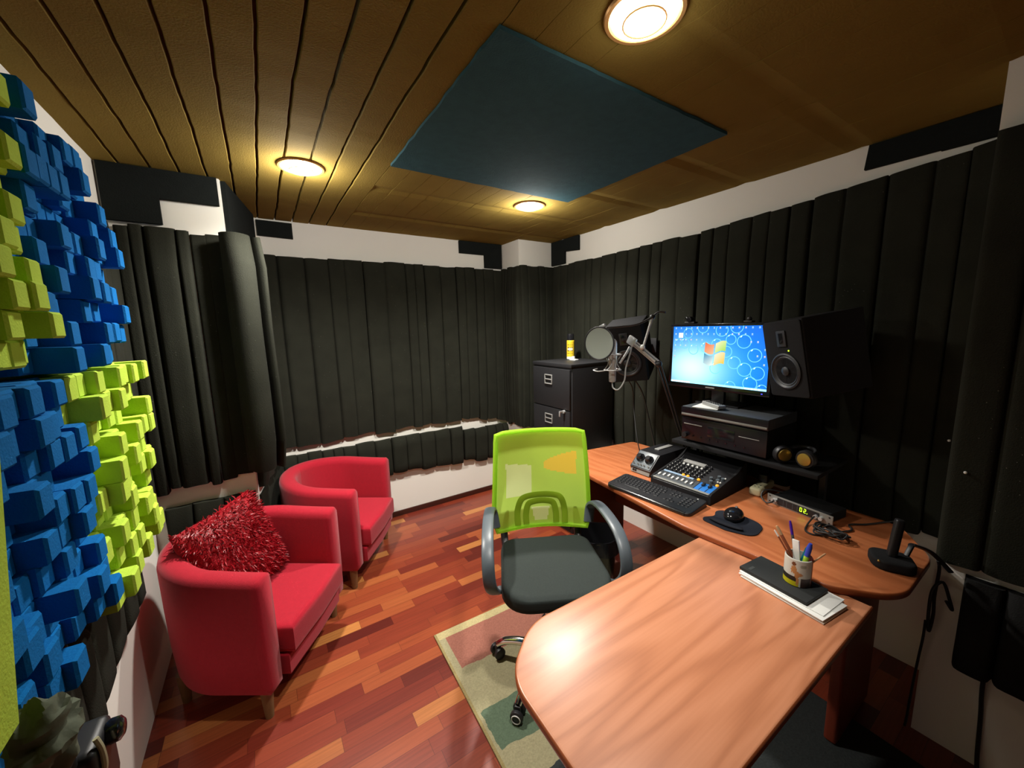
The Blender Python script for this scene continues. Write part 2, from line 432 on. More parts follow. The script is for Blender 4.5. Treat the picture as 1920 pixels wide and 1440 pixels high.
# ------------------------------------------------------------------ room shell
CE = 2.366
XL, XR, YB, YF = -.53, 2.38, 3.2, -1.3
struct(MB().boxab((XL - .1, YF - .1, -.05), (XR + .1, YB + .1, 0)).build('floor', MT['floor'], smooth=False))
struct(MB().boxab((XL - .1, YF, 0), (XL, YB, CE + .06)).build('wall_left', MT['wall'], smooth=False))
struct(MB().boxab((XL - .1, YB, 0), (XR + .1, YB + .1, CE + .06)).build('wall_back', MT['wall'], smooth=False))
struct(MB().boxab((XR, YF, 0), (XR + .1, YB, CE + .06)).build('wall_right', MT['wall'], smooth=False))
struct(MB().boxab((XL - .1, YF - .1, 0), (XR + .1, YF, CE + .06)).build('wall_front', MT['foam_dark'], smooth=False))
# boxed-out corners: back left (slanted inner side), back right, and the near right one
struct(MB().prism([(XL, 2.5), (-.09, 2.5), (.045, YB), (XL, YB)], 0, CE + .04).build('wall_back_left_corner', MT['wall'], smooth=False))
struct(MB().boxab((2.0, 2.92, 0), (XR, YB, CE + .04)).build('wall_back_right_corner', MT['wall'], smooth=False))
struct(MB().boxab((2.0, YF, 0), (XR, .25, CE + .04)).build('wall_right_near', MT['wall'], smooth=False))
struct(MB().boxab((.045, YB - .014, 0), (2.0, YB, .045), .004).build('baseboard_back', MT['baseboard']))

def build_ceiling():
    m = MB(); bm = m.bm
    xs = [-.652, -.549, -.446, -.341, -.237, -.132, -.03, .071, .171, .275, .383, .49, .60]
    while xs[-1] < XR + .05: xs.append(xs[-1] + .104)
    y0, y1 = YF - .02, YB + .02
    ny = 90
    for si, (xa, xb) in enumerate(zip(xs[:-1], xs[1:])):
        strong = xb < .66; rr_ = .0025 if strong else .0005
        ga = .0042 if xa < .55 else .0004
        gb = .0042 if xb < .55 else .0004
        rows = []
        for j in range(ny + 1):
            y = y0 + (y1 - y0) * j / ny
            def wob(xe): return .0045 * noise.noise((xe * 13, y * 3.1, 1.7)) + .003 * noise.noise((xe * 7, y * 14, 4.1))
            A = xa + ga + wob(xa); B = xb - gb + wob(xb)
            sag = .0012 * noise.noise((xa * 5, y * 2.3, 9)) + (.0022 if int((y + 9) / .093) % 2 else 0) * noise.noise((si * 3.3, int((y + 9) / .093) * 1.7, 2))
            if not strong and int((y + 5 + .0) / .52) != int((y + 5 + (y1 - y0) / ny) / .52): sag += .006
            z = CE + sag
            rows.append([bm.verts.new(p) for p in ((A, y, CE + .03), (A, y, z + rr_), (A + rr_, y, z), ((A + B) / 2, y, z - .0003), (B - rr_, y, z), (B, y, z + rr_), (B, y, CE + .03))])
        for P, Q in zip(rows[:-1], rows[1:]):
            for k in range(6): bm.faces.new((P[k], Q[k], Q[k + 1], P[k + 1]))
    m.mi = 1
    m.boxab((XL - .1, YF - .1, CE + .03), (XR + .1, YB + .1, CE + .06))
    return struct(m.build('ceiling', [MT['ceil_foam'], MT['groove']], smooth=False))
build_ceiling()

# dark felt square in the middle of the ceiling
def ragged_sheet(x0, x1, y0, y1, z0, z1, amp=.006, n=40, seed=0):
    pts = []
    for (a, b) in (((x0, y0), (x1, y0)), ((x1, y0), (x1, y1)), ((x1, y1), (x0, y1)), ((x0, y1), (x0, y0))):
        for i in range(n):
            t = i / n; x = a[0] + (b[0] - a[0]) * t; y = a[1] + (b[1] - a[1]) * t
            w = amp * noise.noise((x * 14 + seed, y * 14, 3)) * min(1, 8 * t, 8 * (1 - t) + .1)
            pts.append((x + (w if a[0] == b[0] else 0), y + (w if a[1] == b[1] else 0)))
    return MB().prism(pts, z0, z1)
tag(ragged_sheet(.592, 1.675, .928, 1.9, CE - .014, CE - .003).build('ceiling_panel', MT['felt'], smooth=False),
    'large dark slate felt square fixed flat to the middle of the ceiling', 'ceiling panel')

# recessed ceiling lamps
LAMPS = [(.245, 2.14, 'glowing recessed ceiling lamp above the red armchairs, left of the dark square'),
         (1.53, 2.10, 'small glowing ceiling lamp at the far corner of the dark ceiling square'),
         (.885, .715, 'brightest ceiling lamp, nearest to the viewer at the top edge of the photo')]
def make_lamp(x, y, label):
    t = thing('ceiling_lamp', label, 'lamp', (x, y, CE), 0, 'ceiling lamps')
    MB().lathe([(.098, 0.004), (.1, -.004), (.097, -.009), (.088, -.009), (.084, -.003), (.084, .004)], 40).build('bezel', MT['ring'], t)
    MB().lathe([(.084, -.002), (.08, -.011), (.064, -.018), (.035, -.023), (0, -.025)], 40).build('diffuser', MT['lamp'], t)
    MB().tube([(.052 * math.cos(a * PI / 12), .052 * math.sin(a * PI / 12), -.0215) for a in range(24)], .0022, 6, closed=True, smooth=False).build('retaining_ring', MT['ring'], t)
    return t
for L_ in LAMPS: make_lamp(*L_)

# ------------------------------------------------------------------ acoustic foam on the walls
def foam_sheet(label, a, b, z0, z1, ribs, depth=.05, base=.012, seed=0, material='foam', pw=11, group='charcoal foam sheets on the walls', zb=None, zt=None, name='hanging_foam_sheet', bulge=0):
    """corrugated sheet: a->b along the wall with the room on the RIGHT of a->b; ribs = list of relative widths"""
    rnd = random.Random(seed)
    a = V((a[0], a[1], 0)); b = V((b[0], b[1], 0)); d = (b - a); W = d.length; d.normalize(); nrm = V((d.y, -d.x, 0))
    mixed = isinstance(ribs, (int, float)) and material == 'foam'
    if isinstance(ribs, (int, float)):
        l = []; tot = 0
        while tot < W:
            w = ribs * rnd.uniform(.65, 1.5); l.append(w); tot += w
        ribs = l
    tot = sum(ribs); us = []; u = 0
    S = 10
    for r in ribs:
        w = r / tot * W; k = rnd.uniform(.86, 1.0); gv = rnd.choice([.3, .4, .5, .95]) if mixed else 1; oz = rnd.uniform(-.008, .008); tw = rnd.uniform(-.006, .006)
        for t in (0, .02, .05, .10, .2, .35, .5, .65, .8, .90, .95, .98):
            us.append((u + w * t, base + depth * k * (1 - gv * abs(2 * t - 1) ** pw), oz, tw))
        u += w
    us.append((W, base, 0, 0))
    m = MB(); bm = m.bm; nv = 9; F = []; 
    for (u, dd, oz, tw) in us:
        f = u / W
        bot = (z0 if zb is None else zb[0] + (zb[1] - zb[0]) * f) + oz * 1.6 + .010 * noise.noise((u * 9 + seed, 1, 2)) - (dd - base) * .22
        top = (z1 if zt is None else zt[0] + (zt[1] - zt[0]) * f) + oz * .7 + .004 * noise.noise((u * 11 + seed, 5, 2))
        col = []
        for j in range(nv):
            v = j / (nv - 1); z = bot + (top - bot) * v
            wob = 1 + .18 * noise.noise((u * 4 + seed, z * 2.2, 7))
            rnd_e = 1 - .35 * (max(0, 1 - v * 14) + max(0, 1 - (1 - v) * 30))
            bu = bulge * math.sin(PI * v) * math.sin(PI * f)
            uu = u + tw * (v - .5) * (1 if 0 < f < 1 else 0)
            col.append(bm.verts.new(a + d * uu + nrm * (dd * wob * rnd_e + bu) + V((0, 0, z))))
        back0 = bm.verts.new(a + d * u + nrm * -.001 + V((0, 0, col[0].co.z))); back1 = bm.verts.new(a + d * u + nrm * -.001 + V((0, 0, col[-1].co.z)))
        F.append([back0] + col + [back1])
    for P, Q in zip(F[:-1], F[1:]):
        for k in range(len(P) - 1): bm.faces.new((P[k], Q[k], Q[k + 1], P[k + 1]))
        bm.faces.new((P[-1], Q[-1], Q[0], P[0]))
    bm.faces.new(F[0]); bm.faces.new(F[-1][::-1])
    bmesh.ops.recalc_face_normals(bm, faces=bm.faces)
    return tag(m.build(name, MT[material], angle=55), label, 'acoustic foam', group)

# back wall (room on the right of +x direction)
foam_sheet('upper charcoal foam sheet on the back wall behind the farther red armchair', (.06, 3.199), (.72, 3.199), .77, 2.125, .13, depth=.034, seed=1, zb=(.765, .775))
foam_sheet('wide upper charcoal foam sheet in the middle of the back wall', (.725, 3.199), (1.50, 3.199), .77, 2.13, .13, seed=2, depth=.034)
foam_sheet('upper charcoal foam sheet on the back wall nearest its right corner', (1.505, 3.199), (1.997, 3.199), .74, 2.13, .12, seed=3, depth=.034, zb=(.77, .70))
foam_sheet('low charcoal foam sheet on the back wall behind the farther red armchair', (.06, 3.199), (.84, 3.199), .40, .70, .1, seed=4)
foam_sheet('low charcoal foam strip on the back wall above the white skirting area', (.845, 3.199), (1.50, 3.199), .40, .70, .11, seed=5, zb=(.405, .37))
foam_sheet('low charcoal foam strip on the back wall left of the filing cabinet', (1.505, 3.199), (1.997, 3.199), .33, .655, .1, seed=6, zb=(.37, .31))
# back right boxed corner
foam_sheet('charcoal foam strip on the narrow side of the back right corner', (1.999, 3.182), (1.999, 2.902), .68, 2.135, .07, seed=7, depth=.03)
foam_sheet('charcoal foam sheet on the boxed back right corner behind the filing cabinet', (2.0, 2.919), (2.379, 2.919), .66, 2.14, .1, seed=8, depth=.035)
# right wall: room is on the right when walking towards -y
foam_sheet('charcoal foam sheet on the right wall beside the filing cabinet', (2.379, 2.87), (2.379, 2.12), .66, 2.14, .12, seed=9, depth=.035)
foam_sheet('pleated charcoal foam sheet on the right wall behind the pop filter', (2.379, 2.115), (2.379, 1.45), .66, 2.15, .10, seed=10, depth=.04, pw=6)
foam_sheet('pleated charcoal foam sheet on the right wall behind the computer monitor', (2.379, 1.445), (2.379, .86), .70, 2.16, .10, seed=11, depth=.034, pw=9, zt=(2.155, 2.19))
foam_sheet('charcoal foam sheet on the right wall behind the right speaker', (2.379, .855), (2.379, .275), .66, 2.2, .12, seed=12, depth=.035, zt=(2.19, 2.24))
foam_sheet('tall dark foam sheet on the boxed-out right wall close to the desk end', (1.999, .248), (1.999, -.5), .62, 2.16, .12, seed=13, depth=.05, zb=(.74, .76))
foam_sheet('low black foam sheet hanging at the lower right corner of the photo', (1.999, .175), (1.999, -.5), .36, .70, .14, seed=14, depth=.05, material='foam_dark')
# back left boxed corner
foam_sheet('charcoal foam sheet on the back left corner right behind the shaggy cushion', (XL + .03, 2.499), (-.235, 2.499), .835, 2.10, [.05, .045, .11, .045], seed=15, depth=.04, pw=9)
foam_sheet('dark recessed foam strip between the two bulging sheets at the back left corner', (-.232, 2.499), (-.1, 2.499), .84, 2.09, .1, seed=16, depth=.006)
foam_sheet('low charcoal foam sheet behind the nearer red armchair', (XL + .05, 2.499), (-.1, 2.499), .33, .74, .12, seed=17, depth=.045)
# bulging loose column of foam in front of the slanted side
foam_sheet('bulging charcoal foam column curling away from the wall left of the farther armchair', (-.115, 2.42), (.035, 2.50), .875, 2.09, [.125, .035], seed=18, depth=.075, pw=4, base=.03)
foam_sheet('charcoal foam sheet on the slanted wall left of the farther armchair', (-.083, 2.53), (.043, 3.14), .74, 2.05, .11, seed=19, depth=.035)
foam_sheet('thin low charcoal foam strip on the slanted wall left of the farther armchair', (-.085, 2.52), (.043, 3.12), .33, .70, .11, seed=23, depth=.010, base=.005)
# left wall: room is on the right when walking towards +y
foam_sheet('charcoal foam sheet on the left wall beneath the lime and blue block panels', (XL + .001, .45), (XL + .001, 1.32), .60, .925, .12, seed=20, depth=.06, zb=(.66, .62))
foam_sheet('charcoal foam sheet hanging on the left wall beside the nearer red armchair', (XL + .001, 1.325), (XL + .001, 1.93), .55, .862, .13, seed=21, depth=.055, zb=(.52, .60))
foam_sheet('charcoal foam strip on the left wall between block panels and back corner', (XL + .001, 2.07), (XL + .001, 2.46), .73, 2.1, .12, seed=22, depth=.025)

# black L-shaped strips under the ceiling
def l_strip(label, fr, pts, th=.022):
    """fr maps (u along wall, v = height, w = away from wall)"""
    o = MB().prism(pts, 0.001, th, M=fr).build('foam_strip', MT['black_felt'], smooth=False)
    return tag(o, label, 'foam strip', 'black foam strips under the ceiling')
FB = frame((0, 3.199, 0), (1, 0, 0), (0, 0, 1), (0, -1, 0))      # back wall, u = x
FR = frame((2.379, 0, 0), (0, 1, 0), (0, 0, 1), (-1, 0, 0))      # right wall, u = y
FBL = frame((0, 2.499, 0), (1, 0, 0), (0, 0, 1), (0, -1, 0))
C2 = CE - .004
l_strip('black L-shaped strip under the ceiling left of the white back right corner', FB, [(1.55, C2 - .105), (1.55, C2), (1.985, C2), (1.985, 2.146), (1.80, 2.146), (1.80, C2 - .105)])
l_strip('black L-shaped strip under the ceiling on the right wall by the back corner', FR, [(2.54, C2 - .12), (2.54, C2), (2.905, C2), (2.905, 2.155), (2.72, 2.155), (2.72, C2 - .105)])
l_strip('black strip under the ceiling at the near right, beside the white corner', FR, [(.675, C2 - .10), (.665, C2), (.255, C2), (.255, 2.258), (.44, 2.258), (.44, C2 - .10)])
l_strip('long black L-shaped strip under the ceiling behind the block panels', FBL, [(XL + .01, C2), (-.098, C2), (-.098, C2 - .13), (-.325, C2 - .13), (-.325, 2.118), (XL + .01, 2.118)])
l_strip('short black strip under the ceiling at the left end of the back wall', FB, [(.06, C2 - .11), (.06, C2 - .01), (.27, C2 - .012), (.27, C2 - .115)])
FS = frame((-.089, 2.51, 0), V((.134, .70, 0)).normalized(), (0, 0, 1), V((.70, -.134, 0)).normalized())
l_strip('black strip on the slanted wall above the bulging foam column', FS, [(.01, 2.065), (.01, C2), (.62, C2), (.62, 2.065)])

# lime and blue block panels on the left wall
def block_panel(label, y0, y1, z0, z1, colr, seed, n=10, lo=.035, hi=.135):
    rnd = random.Random(seed); m = MB(); bm = m.bm
    wy = (y1 - y0) / n; wz = (z1 - z0) / n
    x0 = XL + .062
    for i in range(n):
        for j in range(n):
            dpt = rnd.choice([.03, .045, .06, .075, .09, .105]) * rnd.uniform(.92, 1.08)
            ya, yb = y0 + i * wy, y0 + (i + 1) * wy; za, zb = z0 + j * wz, z0 + (j + 1) * wz
            c = .005; x1 = x0 + dpt
            jx, jz = rnd.uniform(-.003, .003), rnd.uniform(-.003, .003)
            ring0 = [(x0 - .02, ya, za), (x0 - .02, yb, za), (x0 - .02, yb, zb), (x0 - .02, ya, zb)]
            ring1 = [(x1 - c, ya + jx, za + jz), (x1 - c, yb + jx, za + jz), (x1 - c, yb + jx, zb + jz), (x1 - c, ya + jx, zb + jz)]
            ring2 = [(x1, ya + c + jx, za + c + jz), (x1, yb - c + jx, za + c + jz), (x1, yb - c + jx, zb - c + jz), (x1, ya + c + jx, zb - c + jz)]
            R = [[bm.verts.new(p) for p in r] for r in (ring0, ring1, ring2)]
            for A, B in zip(R[:-1], R[1:]):
                for k in range(4): bm.faces.new((A[k], A[(k + 1) % 4], B[(k + 1) % 4], B[k]))
            bm.faces.new(R[2])
    m.boxab((XL + .04, y0, z0), (x0, y1, z1))
    return tag(m.build('block_panel', MT[colr], smooth=True, angle=25), label, 'acoustic panel', 'coloured block panels on the left wall')
block_panel('upper lime green block panel at the left edge, nearest the viewer', .70, 1.27, 1.545, 2.10, 'lime_foam', 31)
block_panel('upper blue block panel on the left wall, next to the back corner', 1.275, 1.85, 1.52, 2.13, 'blue_foam', 32)
block_panel('lower blue block panel at the left edge of the photo', .80, 1.35, .93, 1.51, 'blue_foam', 33)
block_panel('lower lime green block panel beside the nearer red armchair', 1.355, 1.93, .88, 1.51, 'lime_foam', 34)
tag(MB().prism([(.2, 1.12), (.697, 1.12), (.79, 1.48), (.2, 1.48)], XL + .07, -.30, .006, M=frame((0, 0, 0), (0, 1, 0), (0, 0, 1), (1, 0, 0))).build('foam_slab', MT['lime_foam']), 'smooth flat lime green foam slab cut off by the left edge of the photo', 'acoustic panel')

# ------------------------------------------------------------------ armchairs
def make_armchair(loc, rotz, label):
    """local: +x = facing direction, y = width. origin on floor, centre of seat"""
    t = thing('armchair', label, 'armchair', loc, rotz, 'red tub armchairs')
    W, Dp = .335, .575   # half width, depth
    xf = .30; R = .30
    # U path centre line (shell centre), from the front of one arm round the back to the other
    th = .048
    def path(n_arc=22, n_str=8):
        pts = []
        w = W - th
        xb = xf - Dp + th
        for i in range(n_str): pts.append((xf + (xb + R - xf) * i / n_str, -w))
        for i in range(n_arc + 1):
            a = -PI / 2 - PI / 2 * i / n_arc; pts.append((xb + R + R * math.cos(a), -w + R + R * math.sin(a)))
        for i in range(n_arc + 1):
            a = PI - PI / 2 * i / n_arc; pts.append((xb + R + R * math.cos(a), w - R + R * math.sin(a)))
        for i in range(1, n_str + 1): pts.append((xb + R + (xf - xb - R) * i / n_str, w))
        return pts
    P = path()
    m = MB(); bm = m.bm; rings = []
    n = len(P); ctr = V((.02, 0))
    for i, (x, y) in enumerate(P):
        d = V(P[min(i + 1, n - 1)]) - V(P[max(i - 1, 0)]); d.normalize(); nr = V((d.y, -d.x))   # outward
        if nr.dot(V((x, y)) - ctr) < 0: nr = -nr
        f = i / (n - 1); rise = math.sin(PI * f) ** 1.5
        zt = .645 + .045 * rise; zb = .135
        prof = []
        # outer side bottom -> top -> inner side bottom
        for (o, z) in ((th * .62, zb), (th * .78, zb + .03), (th * .95, .30), (th, .45), (th * 1.02, zt - .035), (th * .9, zt - .012), (th * .55, zt), (0, zt + .004), (-th * .55, zt), (-th * .92, zt - .014), (-th, zt - .04), (-th, .36), (-th * .9, zb)):
            prof.append(bm.verts.new((x + nr.x * o, y + nr.y * o, z)))
        rings.append(prof)
    for A, B in zip(rings[:-1], rings[1:]):
        for k in range(len(A)):
            j = (k + 1) % len(A); bm.faces.new((A[k], A[j], B[j], B[k]))
    bmesh.ops.recalc_face_normals(bm, faces=bm.faces)
    # puffed front end caps of the arms
    for r, sg in ((rings[0], 1), (rings[-1], -1)):
        c = sum((v.co for v in r), V()) / len(r)
        inner = [bm.verts.new(V((v.co.x + .014, c.y + (v.co.y - c.y) * .72, c.z + (v.co.z - c.z) * .95))) for v in r]
        for k in range(len(r)):
            j = (k + 1) % len(r); bm.faces.new((r[k], r[j], inner[j], inner[k]))
        bm.faces.new(inner)
    bmesh.ops.recalc_face_normals(bm, faces=bm.faces)
    m.build('shell', MT['red'], t, angle=60)
    # seat cushion: rounded D-shape
    w = W - 2 * th - .004
    out = []
    for (x, y) in [(xf + .062, -w + .01), (xf + .072, 0), (xf + .062, w - .01)]: out.append((x, y))
    xb = xf - Dp + 2 * th + .01; Rr = .2
    for i in range(9):
        a = PI / 2 + PI / 2 * i / 8; out.append((xb + Rr + Rr * math.cos(a), w - Rr + Rr * math.sin(a)))
    for i in range(9):
        a = PI + PI / 2 * i / 8; out.append((xb + Rr + Rr * math.cos(a), -w + Rr + Rr * math.sin(a)))
    MB().prism([(x * .97 - .02 if x > 0 else x, y) for x, y in out], .136, .238, .012, 3).build('seat_base', MT['red'], t, angle=60)
    MB().prism(out, .240, .372, .028, 4).build('seat_cushion', MT['red'], t, angle=60)
    for (x, y) in ((xf - .04, -W + .05), (xf - .04, W - .05), (xf - Dp + .12, -W + .12), (xf - Dp + .12, W - .12)):
        MB().cyl((x, y, 0), (x, y, .14), .016, .026, 16).build('leg', MT['leg_wood'], t)
    return t
AZ = math.atan2(-.561, .828)
A1 = make_armchair((-.175, 2.136, 0), AZ, 'nearer red fabric tub armchair, holding the red shaggy cushion')
A2 = copy_tree(A1); A2.location = (.295, 2.795, 0)
A2['label'] = 'farther red fabric tub armchair, empty, against the back wall'

# shaggy cushion leaning in the nearer armchair
def tuck(p, c):
    w_ = p + c; d = w_ - V((-.175, 2.136, 0)); ax = V((.828, -.561, 0)); ay = V((.561, .828, 0))
    x, y, z = d.dot(ax), d.dot(ay), max(d.z, .378)
    if z < .665:
        y = max(-.230, min(.230, y)); x = max(x, -.165)
        q = V((x - (-.179 + .2), abs(y) - .032))
        if q.x < 0 and q.y > 0 and q.length > .195:
            q = q.normalized() * .195; x = q.x - .179 + .2; y = math.copysign(q.y + .032, y)
    return V((-.175, 2.136, 0)) + ax * x + ay * y + V((0, 0, z)) - c
def shaggy():
    rnd = random.Random(5)
    c = V((-.20, 2.165, .575)); X = V((0, 0, 1)).cross(V((math.cos(-.698), math.sin(-.698), 0)))
    nrm = V((math.cos(-.698) * math.cos(.34), math.sin(-.698) * math.cos(.34), math.sin(.34))); X = (X - nrm * X.dot(nrm)).normalized(); Y = nrm.cross(X).normalized()
    rr = .072
    X2 = X * math.cos(rr) + Y * math.sin(rr); Y2 = -X * math.sin(rr) + Y * math.cos(rr)
    t = thing('cushion', 'red shaggy square cushion leaning in the nearer armchair', 'cushion', c)
    h = .215
    def thick(u, v): return .07 * (max(0, (1 - u ** 4)) * max(0, (1 - v ** 4))) ** .5 + .004
    def P(u, v, s):
        k = 1 - .07 * (1 - abs(u)) * abs(v) - .07 * (1 - abs(v)) * abs(u)
        return X2 * u * h * k + Y2 * v * h * k + nrm * s * thick(u, v)
    m = MB()
    for s in (1, -1): m.grid(lambda a, b, s=s: P(a * 2 - 1, b * 2 - 1, s), 21, 21)
    bmesh.ops.remove_doubles(m.bm, verts=m.bm.verts, dist=.009)
    for v in m.bm.verts: v.co = tuck(v.co, c)
    bmesh.ops.recalc_face_normals(m.bm, faces=m.bm.faces)
    m.build('cover', MT['shag'], t)
    m = MB(); bm = m.bm
    for i in range(5200):
        u, v = rnd.uniform(-1, 1), rnd.uniform(-1, 1); s = 1 if rnd.random() < .8 else -1
        p = P(u, v, s); out = (nrm * s * .9 + X2 * u * .8 + Y2 * v * .8)
        rv = V((rnd.gauss(0, 1), rnd.gauss(0, 1), rnd.gauss(0, 1)))
        d = (out + rv * .75 + V((0, 0, -.35))).normalized(); L = rnd.uniform(.016, .034); w = rnd.uniform(.0014, .0024)
        sd = d.cross(rv).normalized() * w
        q = p + d * L * .55; e = q + (d + V((0, 0, -.5)) + rv * .25).normalized() * L * .5
        a = [bm.verts.new(x) for x in (p - sd, p + sd, q + sd, q - sd, e)]
        bm.faces.new(a[:4]); bm.faces.new((a[3], a[2], a[4]))
    for v in bm.verts: v.co = tuck(v.co, c)
    o = m.build('shag_pile', MT['shag'], t, smooth=False); o['kind'] = 'stuff'
    return t
shaggy()

# ------------------------------------------------------------------ rug
def rug():
    m = MB(); m.boxab((0, -1.7, 0), (1.28, 0, .009), .003)
    o = m.build('rug', MT['rug']); o.location = (.612, 1.757, .0005); o.rotation_euler = (0, 0, math.radians(-2))
    return tag(o, 'beige rug with a mauve band and grey-green patches under the desk chair', 'rug')
rug()
RZ_ = .0095

# ------------------------------------------------------------------ desks
def rounded(poly_r, n=8):
    """poly_r: [(x,y,r)] CCW, returns outline with rounded corners"""
    out = []; N_ = len(poly_r)
    for i in range(N_):
        p = V(poly_r[i][:2]); r = poly_r[i][2]; a = V(poly_r[i - 1][:2]); b = V(poly_r[(i + 1) % N_][:2])
        if r <= 0: out.append(tuple(p)); continue
        da = (a - p).normalized(); db = (b - p).normalized()
        ang = da.angle(db); tl = min(r / math.tan(ang / 2), (a - p).length * .49, (b - p).length * .49); r_ = tl * math.tan(ang / 2)
        bis = (da + db).normalized(); c = p + bis * (r_ / math.sin(ang / 2))
        s = p + da * tl - c; e = p + db * tl - c
        a0 = math.atan2(s.y, s.x); a1 = math.atan2(e.y, e.x)
        while a1 - a0 > PI: a1 -= 2 * PI
        while a1 - a0 < -PI: a1 += 2 * PI
        for k in range(n + 1):
            q = a0 + (a1 - a0) * k / n; out.append((c.x + r_ * math.cos(q), c.y + r_ * math.sin(q)))
    return out
def main_desk():
    t = thing('desk', 'long cherry wood desk along the right wall, carrying the studio gear', 'desk', (1.8, 1.05, 0))
    I = T(-1.8, -1.05, 0)
    out = rounded([(1.475, .40, .1), (1.60, .25, .16), (1.95, .25, .16), (2.17, .38, .1), (2.185, .85, .3), (2.245, 1.0, .2), (2.245, 1.83, .03), (1.80, 1.90, .05), (1.56, 1.86, .1), (1.445, .90, .3)])  # far rear edge widened, added to block lamp light from the wall below
    m = MB(); m.prism(out, .7155, .74, .008, 3)
    for f in m.bm.faces:
        if abs(f.normal.z) < .9: f.material_index = 1
    m.build('desktop', [MT['desk'], MT['desk_edge']], t, M=I)
    MB().boxab((1.66, .385, RZ_), (2.02, .425, .7155), .012, 3, M=I).build('leg_panel', MT['leg_red'], t)
    MB().boxab((1.74, 1.775, 0.0), (2.10, 1.815, .7155), .012, 3, M=I).build('leg_panel', MT['leg_red'], t)
    MB().boxab((2.0, .43, .36), (2.02, 1.774, .70), .004, M=I).build('modesty_panel', MT['leg_red'], t)
    return t
main_desk()
def return_desk():
    t = thing('desk', 'lighter cherry return desk in the foreground with a rounded end', 'desk', (.98, .58, 0))
    I = T(-.98, -.58, 0)
    out = rounded([(.435, .30, .05), (1.515, .30, .004), (1.515, .835, .004), (.60, .86, .19), (.45, .74, .16)], 12)
    m = MB(); m.prism(out, .690, .715, .008, 3)
    for f in m.bm.faces:
        if abs(f.normal.z) < .9: f.material_index = 1
    m.build('desktop', [MT['return'], MT['desk_edge']], t, M=I)
    MB().cyl((.80, .50, RZ_), (.80, .50, .69), .03, .03, 24, M=I).build('leg', MT['black_metal'], t)
    MB().boxab((1.38, .42, .60), (1.50, .70, .69), .004, M=I).build('bracket', MT['black_metal'], t)
    return t
return_desk()

